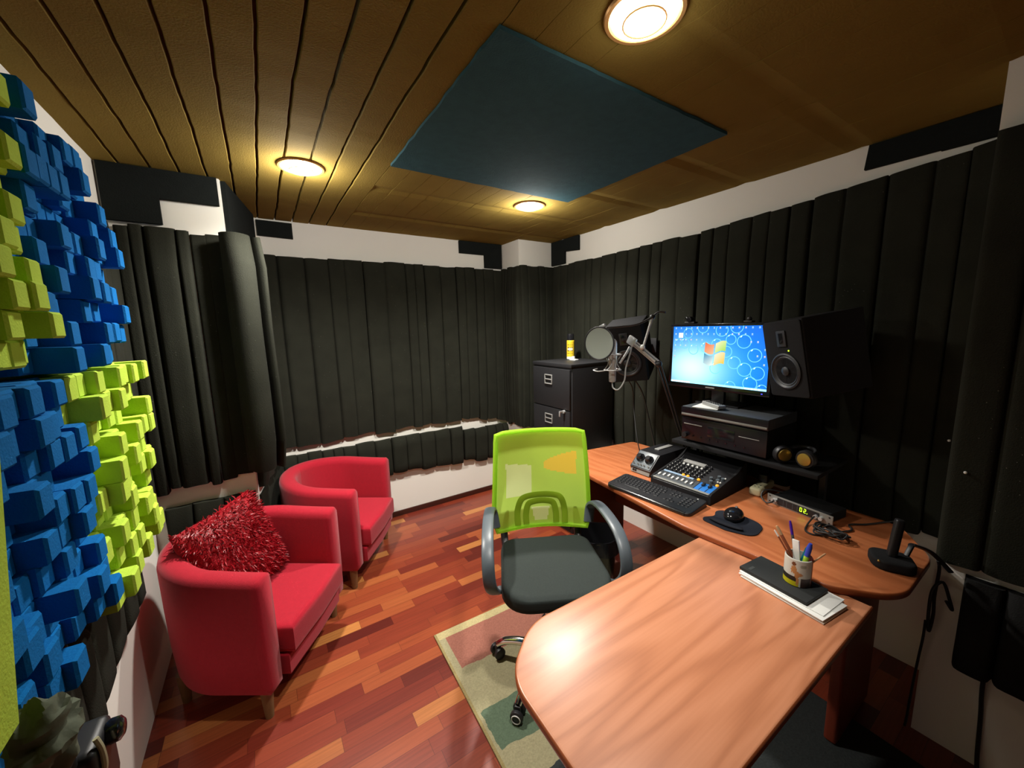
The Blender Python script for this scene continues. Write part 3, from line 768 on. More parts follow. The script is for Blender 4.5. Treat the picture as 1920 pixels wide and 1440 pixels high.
# ------------------------------------------------------------------ office chair
def office_chair():
    cx, cy = 1.06, 1.335
    f = V((-.47, -.88, 0)).normalized()
    t = thing('office_chair', 'black swivel chair with a lime green mesh back and chrome base', 'chair', (cx, cy, RZ_), math.atan2(f.y, f.x))
    # local +x = forward, +y = sitter's left = viewer's right
    h = -RZ_
    # seat
    out = rounded([(-.2, -.225, .09), (.27, -.25, .12), (.27, .25, .12), (-.2, .225, .09)], 8)
    m = MB(); m.prism(out, .425 + h, .505 + h, .03, 4)
    for v in m.bm.verts:
        if v.co.z > .49 + h: v.co.z += .012 * (abs(v.co.y) / .25) ** 2 - .012 * max(0, (v.co.x - .12) / .15)
    m.build('seat', MT['chair_fabric'], t, angle=60)
    MB().prism(rounded([(-.18, -.2, .08), (.24, -.22, .1), (.24, .22, .1), (-.18, .2, .08)]), .41 + h, .428 + h, .004).build('seat_pan', MT['black'], t)
    # back: curved panel
    zb, zt = .535 + h, 1.05 + h
    def bp(u, v, off=0):
        w = .232 + .028 * (1 - v) - .022 * max(0, 1 - v * 6) ** 2
        y = (u * 2 - 1) * w
        x = -.275 + .05 * (u * 2 - 1) ** 2 + .028 * math.sin(PI * v) - .02 * v - .01 + .03 * max(0, .18 - v) / .18 + off
        z = zb + (zt - zb) * v
        z -= .008 * max(0, abs(u * 2 - 1) - .9) / .1 * (1 if v > .95 else 0)
        return V((x, y, z))
    m = MB(); NB = 72; m.grid(lambda a, b: bp(a, b, 0), NB + 1, NB + 1)
    m.bm.faces.ensure_lookup_table()
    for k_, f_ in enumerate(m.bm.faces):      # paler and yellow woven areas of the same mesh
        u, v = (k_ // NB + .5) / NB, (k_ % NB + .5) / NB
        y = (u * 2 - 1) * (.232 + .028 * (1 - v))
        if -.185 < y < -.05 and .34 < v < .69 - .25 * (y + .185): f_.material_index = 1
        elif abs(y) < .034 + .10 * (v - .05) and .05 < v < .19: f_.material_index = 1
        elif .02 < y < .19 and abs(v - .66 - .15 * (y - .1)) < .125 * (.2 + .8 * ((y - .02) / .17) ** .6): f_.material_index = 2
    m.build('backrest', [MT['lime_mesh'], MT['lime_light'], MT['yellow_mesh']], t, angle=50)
    # seam piping round the back
    edge = [bp(k / 12, 1) for k in range(13)] + [bp(1, 1 - k / 12) for k in range(1, 13)] + [bp(1 - k / 12, 0) for k in range(1, 13)] + [bp(0, k / 12) for k in range(1, 12)]
    MB().tube([e + V((-.009, 0, 0)) for e in edge], .0125, 8, closed=True, smooth=False).build('back_frame', MT['lime_mesh'], t)
    # lumbar shell arches seen through the mesh
    def on(y, v, off=.004):
        w = .232 + .028 * (1 - v); return bp((y / w + 1) / 2, v, off)
    def arch(half, vtop, r, mt, nm):
        pts = [on(-half * 1.05, .03), on(-half * 1.0, .03 + (vtop - .03) * .45), on(-half * .86, .03 + (vtop - .03) * .86), on(-half * .6, vtop), on(0, vtop + .012), on(half * .6, vtop), on(half * .86, .03 + (vtop - .03) * .86), on(half * 1.0, .03 + (vtop - .03) * .45), on(half * 1.05, .03)]
        return MB().tube(pts, r, 10, flat=(.22, 1), up=(1, 0, 0)).build(nm, MT[mt], t)
    arch(.128, .325, .017, 'lime_dark', 'lumbar_arch')
    arch(.082, .255, .017, 'lime_dark', 'lumbar_arch')
    # uprights between seat and back
    for s in (-1, 1):
        MB().tube([(-.15, s * .19, .425 + h), (-.25, s * .2, .46 + h), (-.285, s * .2, .56 + h), (-.29, s * .18, .70 + h)], .021, 10, flat=(1, .8)).build('back_upright', MT['black'], t)
        # arm loop
        pts = [(-.215, s * .25, .56 + h), (-.225, s * .262, .64 + h), (-.17, s * .275, .685 + h), (-.05, s * .288, .692 + h), (.10, s * .296, .672 + h), (.185, s * .298, .61 + h), (.20, s * .292, .53 + h), (.15, s * .27, .46 + h), (.08, s * .235, .425 + h)]
        MB().tube(pts, .027, 14, flat=(1, .42, .7), up=(0, 1, 0)).build('armrest', MT['grey_plastic'], t)
    # mechanism, gas lift, base
    bo = V((.115, -.015, 0)); R5 = .273
    MB().boxab((-.05, -.085, .375 + h), (.19, .055, .412 + h), .01).build('tilt_mechanism', MT['black'], t)
    MB().cyl((bo.x, bo.y, .17 + h), (bo.x, bo.y, .38 + h), .026, n=24).cyl((bo.x, bo.y, .10 + h), (bo.x, bo.y, .24 + h), .033, n=24).build('gas_lift', MT['chrome'], t)
    MB().tube([(.03, .05, .385 + h), (.05, .16, .37 + h), (.05, .2, .365 + h)], .006, 8).build('height_lever', MT['black'], t)
    MB().cyl((bo.x, bo.y, .085 + h), (bo.x, bo.y, .14 + h), .042, .036, n=24).build('hub', MT['chrome'], t)
    base_az = math.atan2(.22, -.172) - math.atan2(f.y, f.x)
    for k in range(5):
        a = base_az + k * 2 * PI / 5; d = V((math.cos(a), math.sin(a), 0)); pz = V((0, 0, 1))
        leg = MB().tube([bo + d * .03 + pz * (.115 + h), bo + d * .14 + pz * (.125 + h), bo + d * .23 + pz * (.105 + h), bo + d * R5 + pz * (.075 + h)], lambda q: .022 - .006 * q, 12, flat=(.75, 1)).build('base_leg', MT['chrome'], t)
        cst = MB().boxab((-.012, -.012, .03), (.012, .012, .075), .004)
        cst.cyl((0, 0, .05), (0, 0, .075), .008)
        cs = cst.build('caster', MT['black'], leg, M=T((bo.x + d.x * R5), (bo.y + d.y * R5), h + .0) @ RZ(a + .9 + k))
        for sy in (-1, 1):
            MB().lathe([(0, -.011), (.02, -.011), (.027, -.007), (.028, 0), (.027, .007), (.02, .011), (0, .011)], 24, M=T((bo.x + d.x * R5), (bo.y + d.y * R5), h + .028 + RZ_) @ RZ(a + .9 + k) @ T(0, sy * .021, 0) @ RX(PI / 2)).build('wheel', MT['black'], leg)
        MB().tube([(.018 * math.cos(q * PI / 10), .018 * math.sin(q * PI / 10), 0) for q in range(20)], .0022, 6, closed=True, smooth=False, M=T((bo.x + d.x * R5), (bo.y + d.y * R5), h + .028 + RZ_) @ RZ(a + .9 + k) @ T(0, -.0335, 0) @ RX(PI / 2)).build('wheel_ring', MT['white'], leg)
    return t
office_chair()

# ------------------------------------------------------------------ filing cabinet and what stands on it
def cabinet():
    x0, y0, y1, H = 1.872, 2.09, 2.56, 1.32
    t = thing('filing_cabinet', 'tall black steel filing cabinet in the back right corner', 'filing cabinet', (x0 + .22, (y0 + y1) / 2, 0))
    I = T(-(x0 + .22), -(y0 + y1) / 2, 0)
    MB().boxab((x0 + .012, y0, 0), (x0 + .44, y1, H - .028), .004, M=I).build('body', MT['black_metal'], t)
    MB().boxab((x0, y0, H - .028), (x0 + .44, y1, H), .004, M=I).build('top', MT['black_metal'], t)
    for k in range(4):
        za = .04 + k * .312
        dr = MB().boxab((x0 - .006, y0 + .012, za), (x0 + .011, y1 - .012, za + .304), .004, M=I).build('drawer', MT['black_metal'], t)
        yc, zc = (y0 + y1) / 2 + .02, za + .215
        m = MB()
        for dz in (-.034, 0, .034): m.boxab((x0 - .014, yc - .042, zc + dz - .004), (x0 - .006, yc + .042, zc + dz + .004), .002, M=I)
        for dy in (-.042, .042): m.boxab((x0 - .013, yc + dy - .004, zc - .038), (x0 - .006, yc + dy + .004, zc + .038), .002, M=I)
        m.build('handle', MT['satin'], dr)
    MB().cyl((x0 - .006, y0 + .07, .962), (x0 - .02, y0 + .07, .962), .013, n=20, M=I).boxab((x0 - .05, y0 + .066, .958), (x0 - .02, y0 + .074, .972), .002, M=I).boxab((x0 - .056, y0 + .064, .93), (x0 - .05, y0 + .076, .972), .002, M=I).build('lock_key', MT['steel'], t)
    return t
cabinet()

def colored_lathe(name, prof, fn, parent, mtl, n=64, M=None):
    """lathe with a per-vertex colour attribute fn(angle, z)"""
    m = MB(); m.lathe(prof, n)
    o = None
    me = bpy.data.meshes.new(name); m.bm.normal_update()
    lay = m.bm.loops.layers.float_color.new('Col')
    for f in m.bm.faces:
        c = f.calc_center_median(); col = fn(math.atan2(c.y, c.x), c.z)
        for l in f.loops: l[lay] = col
    if M is not None: bmesh.ops.transform(m.bm, matrix=M, verts=m.bm.verts)
    m.bm.to_mesh(me); m.bm.free(); me.materials.append(mtl)
    for p in me.polygons: p.use_smooth = True
    me.set_sharp_from_angle(angle=math.radians(50))
    o = bpy.data.objects.new(name, me); COL.objects.link(o)
    if parent: o.parent = parent
    return o
def spray_can():
    t = thing('spray_can', 'yellow spray can with a black cap standing on the filing cabinet', 'spray can', (2.17, 2.43, 1.32))
    zs = [.006 + i * .15 / 30 for i in range(31)]
    def colf(a, z):
        r = lin(225, 190, 45)
        if z < .028: r = lin(225, 225, 215)
        d = (a + 2.4 + PI) % (2 * PI) - PI
        if abs(d) < .75 and .05 < z < .14:
            if int(z / .008) % 3 == 0 and math.sin(d * 23) > -.2: r = lin(60, 50, 30)
            elif .075 < z < .1: r = lin(235, 225, 190)
        return r
    colored_lathe('can_body', [(0, .001), (.028, .001), (.031, .004)] + [(.032, z) for z in zs] + [(.029, .16), (.026, .164)], colf, t, MT['print'], 48)
    MB().lathe([(.0265, .158), (.0285, .160), (.0285, .208), (.026, .214), (0, .214)], 32).build('cap', MT['black_gloss'], t)
spray_can()
t = thing('desk_clip', 'small white clip lying beside the yellow spray can', 'clip', (2.13, 2.345, 1.32))
MB().boxab((-.02, -.035, .0005), (.02, .035, .012), .004).build('clip_base', MT['white'], t)
MB().boxab((-.008, -.004, .01), (.008, .018, .034), .004).build('clip_tab', MT['white'], t)

# ------------------------------------------------------------------ speakers
def speaker(label, loc, yaw_d, tilt_d, roll_d, w, h, d, led, wall_x):
    ya, ti, ro = map(math.radians, (yaw_d, tilt_d, roll_d))
    f = V((-math.cos(ya), math.sin(ya), 0)); r = V((-math.sin(ya), -math.cos(ya), 0)); u = V((0, 0, 1))
    f2 = f * math.cos(ti) - u * math.sin(ti); u2 = f * math.sin(ti) + u * math.cos(ti)
    r_ = r * math.cos(ro) + u2 * math.sin(ro); u3 = -r * math.sin(ro) + u2 * math.cos(ro)
    M = frame((0, 0, 0), r_, u3, f2)     # x right, y up, z out of the baffle
    t = thing('loudspeaker', label, 'loudspeaker', loc, 0, 'studio loudspeakers')
    MB().boxab((-w / 2, -h / 2, -d), (w / 2, h / 2, -.001), .008, 3, M=M).build('cabinet', MT['black_matte'], t)
    s = h / .36
    bf = MB().prism(rounded([(-w / 2 + .004, -h / 2 + .004, .012), (w / 2 - .004, -h / 2 + .004, .012), (w / 2 - .004, h / 2 - .004, .012), (-w / 2 + .004, h / 2 - .004, .012)]), -.002, .006, .003, M=M).build('baffle', MT['black_matte'], t)
    wz = M @ T(0, -.055 * s, .006)
    MB().lathe([(.083 * s, 0), (.085 * s, .005), (.078 * s, .008), (.07 * s, .002), (.066 * s, .004), (.060 * s, 0), (.022 * s, -.0), (.021 * s, .006), (.012 * s, .011), (0, .013)], 40, M=wz).build('woofer', MT['cone'], t)
    MB().boxab((-.026 * s, .06 * s, .004), (.026 * s, .135 * s, .012), .004, M=M).build('tweeter_frame', MT['cone'], t)
    MB().boxab((-.014 * s, .072 * s, .008), (.014 * s, .124 * s, .0125), .002, M=M).build('tweeter', MT['black_gloss'], t)
    if led: MB().sph((.03 * s, .04 * s, .006), .0035, 10, M=M).build('power_light', MT['led_green'], t)
    b0 = M @ V((0, -.02, -d + .004)); b1 = V((wall_x - loc[0], b0.y, b0.z))
    if b1.x > b0.x + .01:
        MB().tube([b0, b1], .014, 10, smooth=False).boxab((b1.x - .012, b1.y - .04, b1.z - .05), (b1.x, b1.y + .04, b1.z + .05), .002).build('wall_bracket', MT['black_metal'], t)
    return t, M
speaker('left black loudspeaker tilted down behind the pop filter', (1.90, 1.615, 1.416), -30, 12, 7, .228, .362, .264, False, 2.322)
speaker('right black loudspeaker with a green light, next to the monitor', (1.956, .766, 1.429), 27, 8.5, 5.5, .2185, .345, .2875, True, 2.322)

# ------------------------------------------------------------------ shelf, hi-fi, monitor
def shelf():
    t = thing('riser_shelf', 'black shelf raised over the back of the desk, under the hi-fi', 'shelf', (2.1, .95, .74))
    I = T(-2.1, -.95, -.74)
    MB().boxab((1.925, .60, .925), (2.27, 1.295, .945), .003, M=I).build('board', MT['black_matte'], t)
    for y in (.64, 1.265):
        MB().boxab((2.11, y - .012, .74), (2.14, y + .012, .925), .003, M=I).build('post', MT['black_metal'], t)
shelf()
def hifi():
    t = thing('receiver', 'black hi-fi receiver on the riser shelf beneath the thin player', 'hi-fi receiver', (2.1, 1.03, .945))
    I = T(-2.1, -1.03, -.945)
    MB().boxab((1.955, .815, .957), (2.27, 1.245, 1.085), .003, M=I).build('case', MT['black_matte'], t)
    MB().boxab((1.945, .812, .957), (1.956, 1.248, 1.085), .003, M=I).build('front_panel', MT['purple_black'], t)
    MB().boxab((1.9425, 1.13, 1.045), (1.9455, 1.235, 1.05), .001, M=I).build('trim_line', MT['silver_paint'], t)
    MB().boxab((1.9425, .845, 1.035), (1.9455, .94, 1.038), .001, M=I).build('trim_line', MT['satin'], t)
    MB().boxab((1.9435, .96, 1.0), (1.9455, 1.10, 1.055), .001, M=I).build('display', MT['black_gloss'], t)
    for k in range(7): MB().cyl((1.946, 1.18 - k * .045, .985), (1.941, 1.18 - k * .045, .985), .0045, n=12, M=I).build('button', MT['black_gloss'], t)
    MB().cyl((1.946, 1.225, .985), (1.93, 1.225, .985), .014, n=24, M=I).build('knob', MT['black'], t)
    for x in (1.99, 2.24):
        for y in (.85, 1.21): MB().cyl((x, y, .945), (x, y, .958), .014, n=16, M=I).build('foot', MT['black'], t)
    t = thing('disc_player', 'thin disc player with a pale front stripe on top of the receiver', 'disc player', (2.1, 1.03, 1.085))
    I = T(-2.1, -1.03, -1.085)
    MB().boxab((1.945, .81, 1.089), (2.25, 1.25, 1.143), .003, M=I).build('case', MT['grey_panel'], t)
    MB().boxab((1.939, .808, 1.091), (1.946, 1.252, 1.141), .002, M=I).build('front_panel', MT['purple_black'], t)
    MB().boxab((1.9355, .812, 1.097), (1.9395, 1.248, 1.108), .0015, M=I).build('trim_line', MT['silver_paint'], t)
    for x in (1.99, 2.22):
        for y in (.85, 1.21): MB().cyl((x, y, 1.085), (x, y, 1.0895), .012, n=16, M=I).build('foot', MT['black'], t)
hifi()
# remote control and flat sleeve on the player
t = thing('remote_control', 'grey remote control lying on the thin disc player', 'remote control', (2.02, 1.115, 1.149), math.radians(62))
MB().boxab((-.075, -.022, 0), (.075, .022, .02), .006, 3).build('case', MT['satin'], t)
m = MB()
for i in range(6):
    for j in range(3): m.box((-.055 + i * .02, -.011 + j * .011, .0205), (.01, .006, .003), .001)
m.build('buttons', MT['black'], t)
tag(MB().boxab((-.09, -.065, 0), (.09, .065, .0055), .002).build('paper_sleeve', MT['paper'], M=T(2.04, 1.14, 1.1435) @ RZ(.15)), 'pale flat sleeve lying under the remote control', 'sleeve')

def monitor():
    X0, yc, zc, w, h = 2.06, 1.139, 1.418, .527, .325
    t = thing('computer_monitor', 'computer monitor showing a blue bubble wallpaper with a four colour window logo', 'monitor', (X0 + .06, yc, 1.143))
    I = T(-(X0 + .06), -yc, -1.143)
    til = T(X0, yc, zc) @ RY(math.radians(1.5))
    S = I @ til
    MB().boxab((.003, -w / 2 - .014, -h / 2 - .026), (.045, w / 2 + .014, h / 2 + .014), .006, 3, M=S).build('case', MT['black_gloss'], t)
    m = MB()
    m.boxab((-.004, -w / 2 - .014, h / 2 - .001), (.004, w / 2 + .014, h / 2 + .014), .002, M=S)
    m.boxab((-.004, -w / 2 - .014, -h / 2 - .026), (.004, w / 2 + .014, -h / 2 + .001), .002, M=S)
    m.boxab((-.004, -w / 2 - .014, -h / 2), (.004, -w / 2 + .001, h / 2), .001, M=S)
    m.boxab((-.004, w / 2 - .001, -h / 2), (.004, w / 2 + .014, h / 2), .001, M=S)
    m.build('bezel', MT['black_gloss'], t)
    MB().box((-.0045, -w / 2 + .02, -h / 2 - .013), (.002, .006, .004), M=S).build('power_light', MT['led_blue'], t)
    MB().box((-.0045, .02, -h / 2 - .012), (.001, .05, .006), M=S).build('maker_mark', MT['satin'], t)
    # picture
    bm = bmesh.new(); lay = bm.loops.layers.float_color.new('Col')
    def face(pts, col, dep):
        vs = [bm.verts.new((-dep, w / 2 - u * w, h / 2 - v * h)) for u, v in pts]   # u right, v down
        f = bm.faces.new(vs)
        cs = col if isinstance(col, list) else [col] * len(vs)
        for l, c in zip(f.loops, cs): l[lay] = tuple(c)[:3] + (1,)
    def bg(u, v):
        g = math.exp(-(((u - .24) / .30) ** 2 + ((v - .72) / .36) ** 2))
        g2 = math.exp(-(((u - .35) / .5) ** 2 + ((v - .75) / .6) ** 2))
        a = V((.0, .065, .45)); b = V((.0, .24, .50)); c = V((.42, .62, .52))
        k = a.lerp(b, min(1, g2 * 1.2)); k = k.lerp(c, min(1, g * .9)); return k
    n, mm = 48, 30
    for i in range(n):
        for j in range(mm):
            q = [(i / n, j / mm), (i / n, (j + 1) / mm), ((i + 1) / n, (j + 1) / mm), ((i + 1) / n, j / mm)]
            face(q, [bg(*p) for p in q], 0)
    asp = w / h
    def ring(u, v, r, wd=.006, col=(.3, .95, 1.0), a0=0, a1=2 * PI):
        N_ = 32
        for k in range(N_):
            p, q = a0 + (a1 - a0) * k / N_, a0 + (a1 - a0) * (k + 1) / N_
            if a1 - a0 > 6:  pass
            pts = [(u + (r - wd) * math.cos(p), v + (r - wd) * asp * math.sin(p)), (u + (r + wd * .2) * math.cos(p), v + (r + wd * .2) * asp * math.sin(p)),
                   (u + (r + wd * .2) * math.cos(q), v + (r + wd * .2) * asp * math.sin(q)), (u + (r - wd) * math.cos(q), v + (r - wd) * asp * math.sin(q))]
            if all(0 <= a <= 1 and 0 <= b <= 1 for a, b in pts): face(pts, col, .0004)
    # bubbles, placed as on the wallpaper
    for (u, v, r) in [(.18, .12, .055), (.345, .02, .06), (.545, .07, .063), (.69, .02, .062), (.64, .22, .05), (.765, .25, .066), (.87, .46, .064),
                      (.685, .59, .062), (.785, .69, .066), (.905, .735, .064), (.845, .90, .066), (.955, .98, .05), (.50, .30, .055), (.385, .36, .055),
                      (.60, .42, .058), (.50, .70, .058), (.25, .40, .055), (.145, .30, .055), (.07, .30, .05), (.66, .98, .055)]:
        ring(u, v, r, .0055, (.10, .38, .44) if u > .3 else (.08, .33, .42))
        face([(u - r * .6, v - r * asp * .62), (u - r * .45, v - r * asp * .62), (u - r * .3, v - r * asp * .82), (u - r * .4, v - r * asp * .86)], (.6, 1, 1), .0005) if v - r * asp * .9 > 0 else None
    # four wavy panes
    def pane(u0, u1, v0, v1, c0, c1):
        N_ = 8
        def P(a, b):
            u = u0 + (u1 - u0) * a; v = v0 + (v1 - v0) * b
            v += .035 * math.sin((u - .38) / .24 * 2 * PI) ; u += -.035 * (v - .5) * 1.0
            return (u, v)
        for i in range(N_):
            for j in range(N_):
                q = [(i / N_, j / N_), (i / N_, (j + 1) / N_), ((i + 1) / N_, (j + 1) / N_), ((i + 1) / N_, j / N_)]
                face([P(*p) for p in q], [V(c0).lerp(V(c1), (p[0] + p[1]) / 2) for p in q], .0008)
    pane(.372, .47, .275, .44, (.42, .07, .02), (.42, .26, .15))
    pane(.484, .59, .275, .44, (.42, .40, .24), (.18, .34, .04))
    pane(.372, .47, .462, .63, (.0, .12, .22), (.40, .46, .42))
    pane(.484, .59, .462, .65, (.42, .40, .30), (.42, .28, .02))
    # desktop icons
    rnd = random.Random(3)
    def icon(u, v, s=.0085):
        c = rnd.choice([(.34, .36, .42), (.2, .34, .42), (.40, .30, .28), (.3, .38, .3), (.18, .32, .42)])
        face([(u - s * .8, v - s * asp), (u + s * .8, v - s * asp), (u + s * .8, v + s * asp * .6), (u - s * .8, v + s * asp * .6)], c, .0006)
        face([(u - s, v + s * asp * 1.0), (u + s, v + s * asp * 1.0), (u + s, v + s * asp * 1.3), (u - s, v + s * asp * 1.3)], (.14, .28, .42), .0006)
    for k in range(16): icon(.033 + k * .0617, .032)
    for k in range(14): icon(.033 + k * .0617, .135)
    for k in range(6): icon(.033 + k * .0617, .235)
    for k in (0, 1, 2, 4, 5): icon(.033 + k * .0617, .335)
    for v in (.435, .53): icon(.03, v)
    for (u, v) in ((.83, .255), (.89, .255), (.958, .26), (.895, .47), (.958, .37), (.958, .475), (.958, .6)): icon(u, v)
    face([(.07, .115), (.12, .115), (.12, .20), (.07, .20)], (.8, .88, .98), .0007)
    # task bar
    face([(0, .965), (1, .965), (1, 1), (0, 1)], (.25, .65, .85), .0005)
    for k in range(9): face([(.01 + k * .025, .97), (.028 + k * .025, .97), (.028 + k * .025, .995), (.01 + k * .025, .995)], (.9, .95, 1), .0009)
    for k in range(5): face([(.80 + k * .03, .975), (.82 + k * .03, .975), (.82 + k * .03, .99), (.80 + k * .03, .99)], (.95, .85, 1), .0009)
    bmesh.ops.recalc_face_normals(bm, faces=bm.faces)
    for f in bm.faces:
        if f.normal.x > 0: f.normal_flip()
    bmesh.ops.transform(bm, matrix=S, verts=bm.verts)
    me = bpy.data.meshes.new('screen'); bm.to_mesh(me); bm.free(); me.materials.append(MT['screen'])
    o = bpy.data.objects.new('screen', me); COL.objects.link(o); o.parent = t
    # stand
    MB().boxab((X0 + .035, yc - .035, 1.15), (X0 + .06, yc + .035, 1.38), .006, M=I).build('stand_neck', MT['black'], t)
    MB().boxab((X0 - .05, yc - .12, 1.1435), (X0 + .16, yc + .12, 1.152), .004, M=I).build('stand_base', MT['black'], t) if False else \
    MB().boxab((X0 + .02, yc - .12, 1.1435), (X0 + .18, yc + .12, 1.152), .004, M=I).build('stand_base', MT['black'], t)
    # webcam
    t2 = thing('webcam', 'small black webcam clipped on the top edge of the monitor', 'webcam', (X0 + .02, yc + .165, zc + h / 2 + .014))
    MB().boxab((-.02, -.03, .0005), (.02, .03, .012), .004).build('clip', MT['black'], t2)
    MB().lathe([(0, -.02), (.014, -.02), (.017, -.01), (.017, .01), (.014, .02), (0, .022)], 20, M=T(-.005, 0, .024) @ RY(-PI / 2)).build('lens_body', MT['black_gloss'], t2)
    MB().tube([(-.005, .02, .03), (.0, .03, .038), (.01, .04, .03)], .004, 8).build('bracket', MT['black'], t2)
    t3 = thing('camera_mount', 'tiny black clip on the monitor top edge near the right speaker', 'clip', (X0 + .02, yc - .15, zc + h / 2 + .014))
    MB().boxab((-.018, -.02, .0005), (.018, .02, .01), .003).build('clip', MT['black'], t3)
    MB().sph((0, 0, .018), .012, 12).build('ball', MT['black'], t3)
monitor()

# ------------------------------------------------------------------ headphones
def headphones():
    t = thing('headphones', 'black headphones with gold ear caps on the shelf end', 'headphones', (1.965, .70, .945))
    for (y, rot, z) in ((.045, .9, .045), (-.035, -.15, .045)):
        M = T(0, y, z) @ RZ(rot) @ RY(-PI / 2)
        cup = MB().lathe([(0, -.03), (.035, -.03), (.04, -.022), (.04, -.005), (.036, .004), (0, .004)], 28, M=M).build('ear_cup', MT['black'], t)
        MB().lathe([(.028, .003), (.027, .009), (.01, .012), (0, .012)], 28, M=M).build('gold_cap', MT['gold'], cup)
    MB().tube([(.03, .05, .05), (.09, .045, .065), (.12, 0, .07), (.09, -.04, .065), (.03, -.035, .05)], .009, 10, flat=(1, .5)).build('headband', MT['black'], t)
headphones()

# ------------------------------------------------------------------ microphone on boom arm with pop filter
def microphone():
    k = 1.0
    t = thing('boom_stand', 'scissor boom arm reaching in from the monitor, holding the silver studio microphone', 'boom stand', (2.21, 1.365, .74))
    I = T(-2.21, -1.365, -.74)
    head = V((1.60, 1.325, 1.515)); elbow = V((1.66, 1.205, 1.40)); base = V((2.21, 1.365, .76))
    # lower arm in the dark behind the mixer up to the elbow
    ax = (elbow - head).normalized(); s1 = ax.cross(V((0, 0, 1))).normalized(); up_ = s1.cross(ax).normalized()
    m = MB()
    for o in (-.011, .011):
        m.tube([head + up_ * o, elbow + up_ * o], .0045, 8, smooth=False, M=I)
    m.build('upper_arm', MT['steel'], t)
    m = MB(); m.tube([head + up_ * .0 + s1 * .008 + ax * .02, elbow + s1 * .008 - ax * .02], .006, 8, smooth=False, M=I); m.build('spring', MT['steel'], t)
    MB().sph(elbow, .017, 14, M=I).build('elbow_joint', MT['black'], t)
    bx = elbow + V((0, 0, -.02)); bb = V((2.21, 1.365, .76))
    d2 = (bb - elbow).normalized()
    m = MB()
    for o in (-.01, .01): m.tube([elbow + V((0, o, 0)), bb + V((0, o, 0))], .0045, 8, smooth=False, M=I)
    m.build('lower_arm', MT['black_metal'], t)
    MB().cyl(bb + V((0, 0, -.02)), bb + V((0, 0, .03)), .016, n=16, M=I).boxab((2.185, 1.34, .74), (2.235, 1.39, .752), .003, M=I).build('clamp', MT['black_metal'], t)
    # head joint plate
    MB().box((0, 0, 0), (.016, .05, .045), .006, M=I @ T(*head) @ RX(.5)).build('head_joint', MT['steel'], t)
    # microphone
    mc = V((1.545, 1.402, 0))
    t2 = thing('microphone', 'silver condenser microphone in a wire shock mount behind the pop filter', 'microphone', (mc.x, mc.y, 1.30))
    J = T(-mc.x, -mc.y, -1.30)
    C = T(mc.x, mc.y, 0)
    MB().lathe([(0, 1.42), (.021, 1.42), (.022, 1.425), (.022, 1.50), (.02, 1.515), (.012, 1.525), (0, 1.527)], 28, M=J @ C).build('grille_head', MT['steel'], t2)
    MB().lathe([(0, 1.30), (.014, 1.30), (.018, 1.305), (.019, 1.40), (.023, 1.405), (.023, 1.42), (0, 1.42)], 28, M=J @ C).build('mic_body', MT['satin'], t2)
    m = MB()
    for z, r in ((1.445, .043), (1.365, .043)):
        m.tube([(r * math.cos(a * PI / 12), r * math.sin(a * PI / 12), z) for a in range(24)], .003, 6, closed=True, smooth=False, M=J @ C)
    for a in range(6):
        an = a * PI / 3; an2 = an + PI / 6
        m.tube([(.043 * math.cos(an), .043 * math.sin(an), 1.445), (.024 * math.cos(an2), .024 * math.sin(an2), 1.40), (.043 * math.cos(an), .043 * math.sin(an), 1.365)], .002, 5, M=J @ C)
    m.tube([(-.043, .0, 1.365), (-.075, .03, 1.36), (-.08, .06, 1.365), (-.05, .06, 1.37)], .0028, 6, M=J @ C)
    m.build('shock_mount', MT['satin'], t2)
    j0 = V((mc.x + .02, mc.y - .03, 1.40)); 
    MB().tube([j0, (j0 + head) / 2 + V((.0, 0, -.012)), head + V((0, .012, -.03))], .006, 8, M=J).build('swivel', MT['steel'], t2)
    MB().tube([(mc.x, mc.y, 1.30), (mc.x + .003, mc.y - .004, 1.268), (mc.x + .015, mc.y - .03, 1.262), (mc.x + .03, mc.y - .055, 1.31), (mc.x + .035, mc.y - .06, 1.38), (mc.x + .05, mc.y - .075, 1.46), tuple(head + V((0, .0, -.02)))], .0038, 8, M=J).build('mic_cable', MT['satin'], t2)
    # pop filter
    pc = V((1.46, 1.417, 1.507)); R = .083
    t3 = thing('pop_filter', 'round grey pop filter on a gooseneck in front of the microphone', 'pop filter', pc)
    Mx = RZ(math.radians(14)) @ RY(PI / 2)
    MB().tube([(R * math.cos(a * PI / 20), R * math.sin(a * PI / 20), 0) for a in range(40)], .0045, 8, closed=True, smooth=False, M=Mx).build('hoop', MT['black'], t3)
    MB().lathe([(R, .002), (0, .003)], 48, M=Mx).build('mesh_screen', MT['grille'], t3)
    MB().lathe([(R, -.002), (0, -.003)], 48, M=Mx).build('mesh_screen', MT['grille'], t3)
    cl = V((.012, -.04, R - .004))
    MB().box(tuple(cl), (.014, .04, .014), .003, M=RX(-.35)).build('hoop_clamp', MT['steel'], t3)
    gp = [cl, V((1.52, 1.33, 1.59)) - pc, V((1.56, 1.26, 1.60)) - pc, V((1.60, 1.215, 1.628)) - pc, V((1.62, 1.185, 1.655)) - pc, V((1.63, 1.155, 1.652)) - pc]
    MB().tube(gp, .005, 8).build('gooseneck', MT['black'], t3)
    tp = V((1.632, 1.15, 1.645)) - pc; bt = V((1.62, 1.265, 1.497)) - pc
    tp = V((1.62, 1.235, 1.622)) - pc if False else V((1.60, 1.205, 1.632)) - pc
    MB().tube([tp, bt], .013, 8, smooth=False, flat=(1, .35, .6)).build('stem', MT['satin'], t3)
    MB().sph(bt + V((-.012, 0, -.012)), .013, 12).build('clamp_knob', MT['white'], t3)
    MB().sph(tp, .013, 12).build('joint', MT['black'], t3)
microphone()

